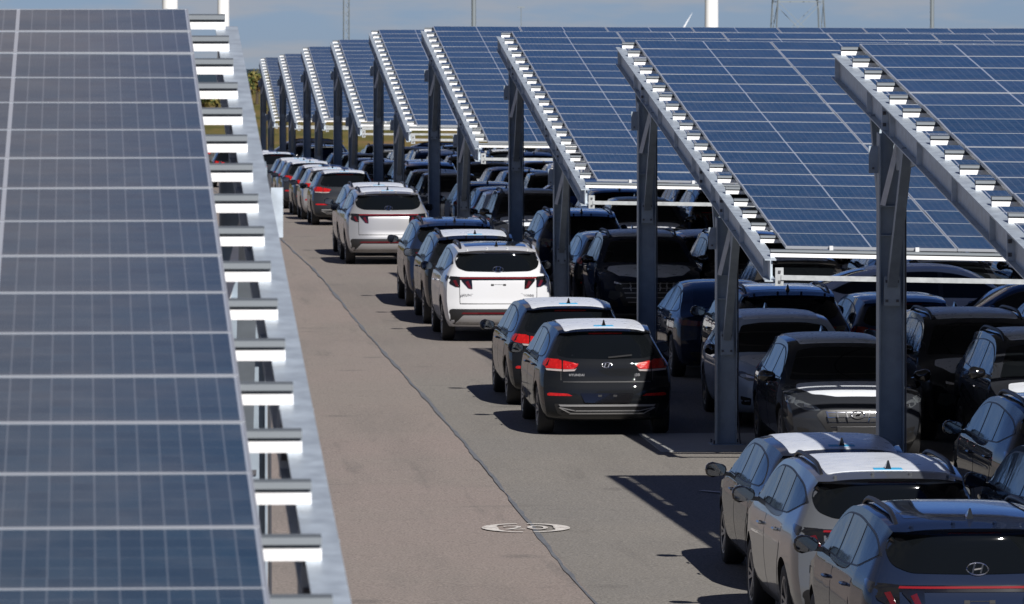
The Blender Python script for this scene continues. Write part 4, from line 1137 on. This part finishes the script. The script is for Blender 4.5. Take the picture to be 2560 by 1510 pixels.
def tree(px, D, w, h, mats, label, kind='shrub', seed=0, n=420):
    base = at(px, 190, D); base.z = tz(D)+.0 + (0.5*math.sin(base.x*.05+D*.013) if D > 330 else 0); rg = random.Random(seed)
    root = empty(kind, base); tag(root, label, 'tree', 'trees and bushes at the field edge', 'thing')
    b = MB(); b.tube([(0,0,-.2),(.05,0,h*.3),(-.05,.05,h*.75)], .1, 7, radii=[.14,.1,.04])
    cl = []
    for i in range(7):
        a = rg.uniform(0,6.28); q = Vector((w*.36*math.cos(a)*rg.uniform(.5,1), w*.36*math.sin(a), h*rg.uniform(.45,.85)))
        b.tube([(0,0,h*.25),q], .05, 5, radii=[.05,.02]); cl.append((q, rg.uniform(.22,.34)*w))
    cl.append((Vector((0,0,h*.6)), w*.36)); b.build('trunk', M['bark'], root)
    b = MB(); sz = .045*w+.05
    for i in range(n):
        c, r = rg.choice(cl); d = Vector((rg.gauss(0,1),rg.gauss(0,1),rg.gauss(0,1))).normalized(); p = c + d*r*rg.random()**.45
        if p.z < .15: p.z = .15
        u = Vector((rg.gauss(0,1),rg.gauss(0,1),rg.gauss(0,1))).normalized(); v = u.cross(d if abs(u.dot(d)) < .95 else Vector((1,0,0))).normalized(); s = sz*rg.uniform(.6,1.4)
        b.add([p+u*s, p+v*s*.6, p-u*s, p-v*s*.6], [(0,1,2,3)], rg.randrange(len(mats)))
    b.build('crown', mats, root)
G, O_, R_ = M['leaf_green'], M['leaf_olive'], M['leaf_orange']
tree(622, 440, 1.9, 2.9, [O_,G,O_], 'tall olive bush at the field edge beside the blurred beam', 'bush', 1)
tree(641, 452, 1.5, 2.2, [R_,O_,R_], 'orange autumn bush left of the last canopy post', 'bush', 2)
tree(668, 470, 2.2, 1.8, [O_,G], 'low green bush between the posts of the last canopy', 'bush', 3)
tree(505, 430, 2.2, 1.9, [G,G,O_], 'dark green bush seen through the purlins, first from the beam edge', 'bush', 4)
tree(540, 438, 2.0, 1.7, [G,O_], 'dark green bush seen through the purlins, second one along', 'bush', 5)
tree(580, 455, 2.2, 1.8, [G,O_], 'green bush hidden mostly by the blurred beam', 'bush', 6)

# ------------------------------------------------------------------ light
SUN_DIR = Vector((-1.95, 6.8, -5.2)).normalized()
ld = bpy.data.lights.new('sun','SUN'); ld.energy = 5.0; ld.angle = math.radians(.53); ld.color = (1,.965,.915)
lo = bpy.data.objects.new('sun', ld); COL.objects.link(lo); lo.rotation_euler = SUN_DIR.to_track_quat('-Z','Y').to_euler(); lo.location = (30,-60,60)
w = bpy.data.worlds.new('World'); SC.world = w; w.use_nodes = True
nt = w.node_tree; bg = nt.nodes['Background']
sky = nt.nodes.new('ShaderNodeTexSky'); sky.sky_type = 'NISHITA'; sky.sun_disc = False
sky.sun_elevation = math.asin(-SUN_DIR.z); sky.sun_rotation = math.atan2(-SUN_DIR.x, -SUN_DIR.y)
sky.air_density = 1.0; sky.dust_density = .05; sky.ozone_density = 2.5; sky.altitude = 200
bg.inputs['Strength'].default_value = .062
tc = nt.nodes.new('ShaderNodeTexCoord'); sepw = nt.nodes.new('ShaderNodeSeparateXYZ'); nt.links.new(tc.outputs['Generated'], sepw.inputs[0])
def wmath(op, a, b=None):
    n = nt.nodes.new('ShaderNodeMath'); n.operation = op
    for i, v in enumerate((a, b)):
        if v is None: continue
        if isinstance(v, (int, float)): n.inputs[i].default_value = v
        else: nt.links.new(v, n.inputs[i])
    return n.outputs[0]
def wmix(f, a, b, bt='MIX'):
    n = nt.nodes.new('ShaderNodeMix'); n.data_type = 'RGBA'; n.blend_type = bt
    for k, v in (('Factor', f), ('A', a), ('B', b)):
        if isinstance(v, (int, float)): n.inputs[k].default_value = v
        elif isinstance(v, tuple): n.inputs[k].default_value = (*v, 1)
        else: nt.links.new(v, n.inputs[k])
    return n.outputs['Result']
def wrange(v, a, b, c, d):
    n = nt.nodes.new('ShaderNodeMapRange'); n.interpolation_type = 'SMOOTHSTEP'
    n.inputs['From Min'].default_value = a; n.inputs['From Max'].default_value = b; n.inputs['To Min'].default_value = c; n.inputs['To Max'].default_value = d
    nt.links.new(v, n.inputs['Value']); return n.outputs['Result']
deep = wrange(sepw.outputs['Z'], .02, .45, 1.0, .62)              # a clear sky, deep overhead
skyc = wmix(1.0, sky.outputs['Color'], (.305,.43,.82), 'MULTIPLY')
cdeep = nt.nodes.new('ShaderNodeCombineColor')
for k in ('Red','Green','Blue'): nt.links.new(deep, cdeep.inputs[k])
skyc = wmix(1.0, skyc, cdeep.outputs[0], 'MULTIPLY')
mp = nt.nodes.new('ShaderNodeMapping'); mp.inputs['Scale'].default_value = (22,22,110); nt.links.new(tc.outputs['Generated'], mp.inputs['Vector'])
nz = nt.nodes.new('ShaderNodeTexNoise'); nz.inputs['Scale'].default_value = 1.6; nz.inputs['Detail'].default_value = 6; nt.links.new(mp.outputs[0], nz.inputs['Vector'])
low = wrange(sepw.outputs['Z'], .0, .10, .65, .0)
thin = wmath('MULTIPLY', wrange(nz.outputs['Fac'], .42, .64, 0, 1), low)
skyc = wmix(thin, skyc, (5.0,5.05,5.4))
# a bank of cloud standing north over the lot, mirrored by the near panels
az = wmath('SUBTRACT', wmath('DIVIDE', sepw.outputs['X'], wmath('MAXIMUM', sepw.outputs['Y'], .01)), -.045)
el = wmath('SUBTRACT', wmath('DIVIDE', sepw.outputs['Z'], wmath('MAXIMUM', sepw.outputs['Y'], .01)), .255)
dist = wmath('SQRT', wmath('ADD', wmath('POWER', wmath('DIVIDE', az, .085), 2.0), wmath('POWER', wmath('DIVIDE', el, .17), 2.0)))
mp2 = nt.nodes.new('ShaderNodeMapping'); mp2.inputs['Scale'].default_value = (9,9,16); nt.links.new(tc.outputs['Generated'], mp2.inputs['Vector'])
nz2 = nt.nodes.new('ShaderNodeTexNoise'); nz2.inputs['Scale'].default_value = 2.0; nz2.inputs['Detail'].default_value = 5; nt.links.new(mp2.outputs[0], nz2.inputs['Vector'])
bank = wrange(wmath('ADD', dist, wmath('MULTIPLY', wmath('SUBTRACT', nz2.outputs['Fac'], .5), 1.2)), .35, 1.2, .92, 0)
skyc = wmix(bank, skyc, (4.9,4.25,4.3))
# broken grey cloud over the western side of the sky
mp3 = nt.nodes.new('ShaderNodeMapping'); mp3.inputs['Scale'].default_value = (3.2,3.2,6); nt.links.new(tc.outputs['Generated'], mp3.inputs['Vector'])
nz3 = nt.nodes.new('ShaderNodeTexNoise'); nz3.inputs['Scale'].default_value = 1.5; nz3.inputs['Detail'].default_value = 7; nt.links.new(mp3.outputs[0], nz3.inputs['Vector'])
west = wmath('MULTIPLY', wrange(wmath('MULTIPLY', sepw.outputs['X'], -1.0), .15, .6, 0, 1), wrange(sepw.outputs['Z'], .05, .25, .2, 1))
skyc = wmix(wmath('MULTIPLY', west, wrange(nz3.outputs['Fac'], .36, .60, .35, .95)), skyc, (2.2,2.2,2.3))
nt.links.new(skyc, bg.inputs['Color'])

# ------------------------------------------------------------------ camera
cd = bpy.data.cameras.new('camera'); cam = bpy.data.objects.new('camera', cd); COL.objects.link(cam); SC.camera = cam
cd.sensor_width = 36; cd.lens = 36*F/2560; cd.clip_end = 20000; cd.clip_start = .5
cam.location = (0,0,ZC)
fwd = Vector(((1280-PX0)/F, 1, (PY0-755)/F)).normalized()
right = fwd.cross(Vector((0,0,1))).normalized(); up = right.cross(fwd)
cam.matrix_world = Matrix(((right.x,up.x,-fwd.x,0),(right.y,up.y,-fwd.y,0),(right.z,up.z,-fwd.z,ZC),(0,0,0,1)))
cd.dof.use_dof = True; cd.dof.focus_distance = 64; cd.dof.aperture_fstop = 11

SC.render.engine = 'CYCLES'
SC.cycles.use_denoising = True
SC.cycles.max_bounces = 6; SC.cycles.glossy_bounces = 3; SC.cycles.diffuse_bounces = 3; SC.cycles.transmission_bounces = 2
SC.view_settings.view_transform = 'Standard'; SC.view_settings.look = 'None'; SC.view_settings.gamma = 1; SC.view_settings.exposure = 0.3
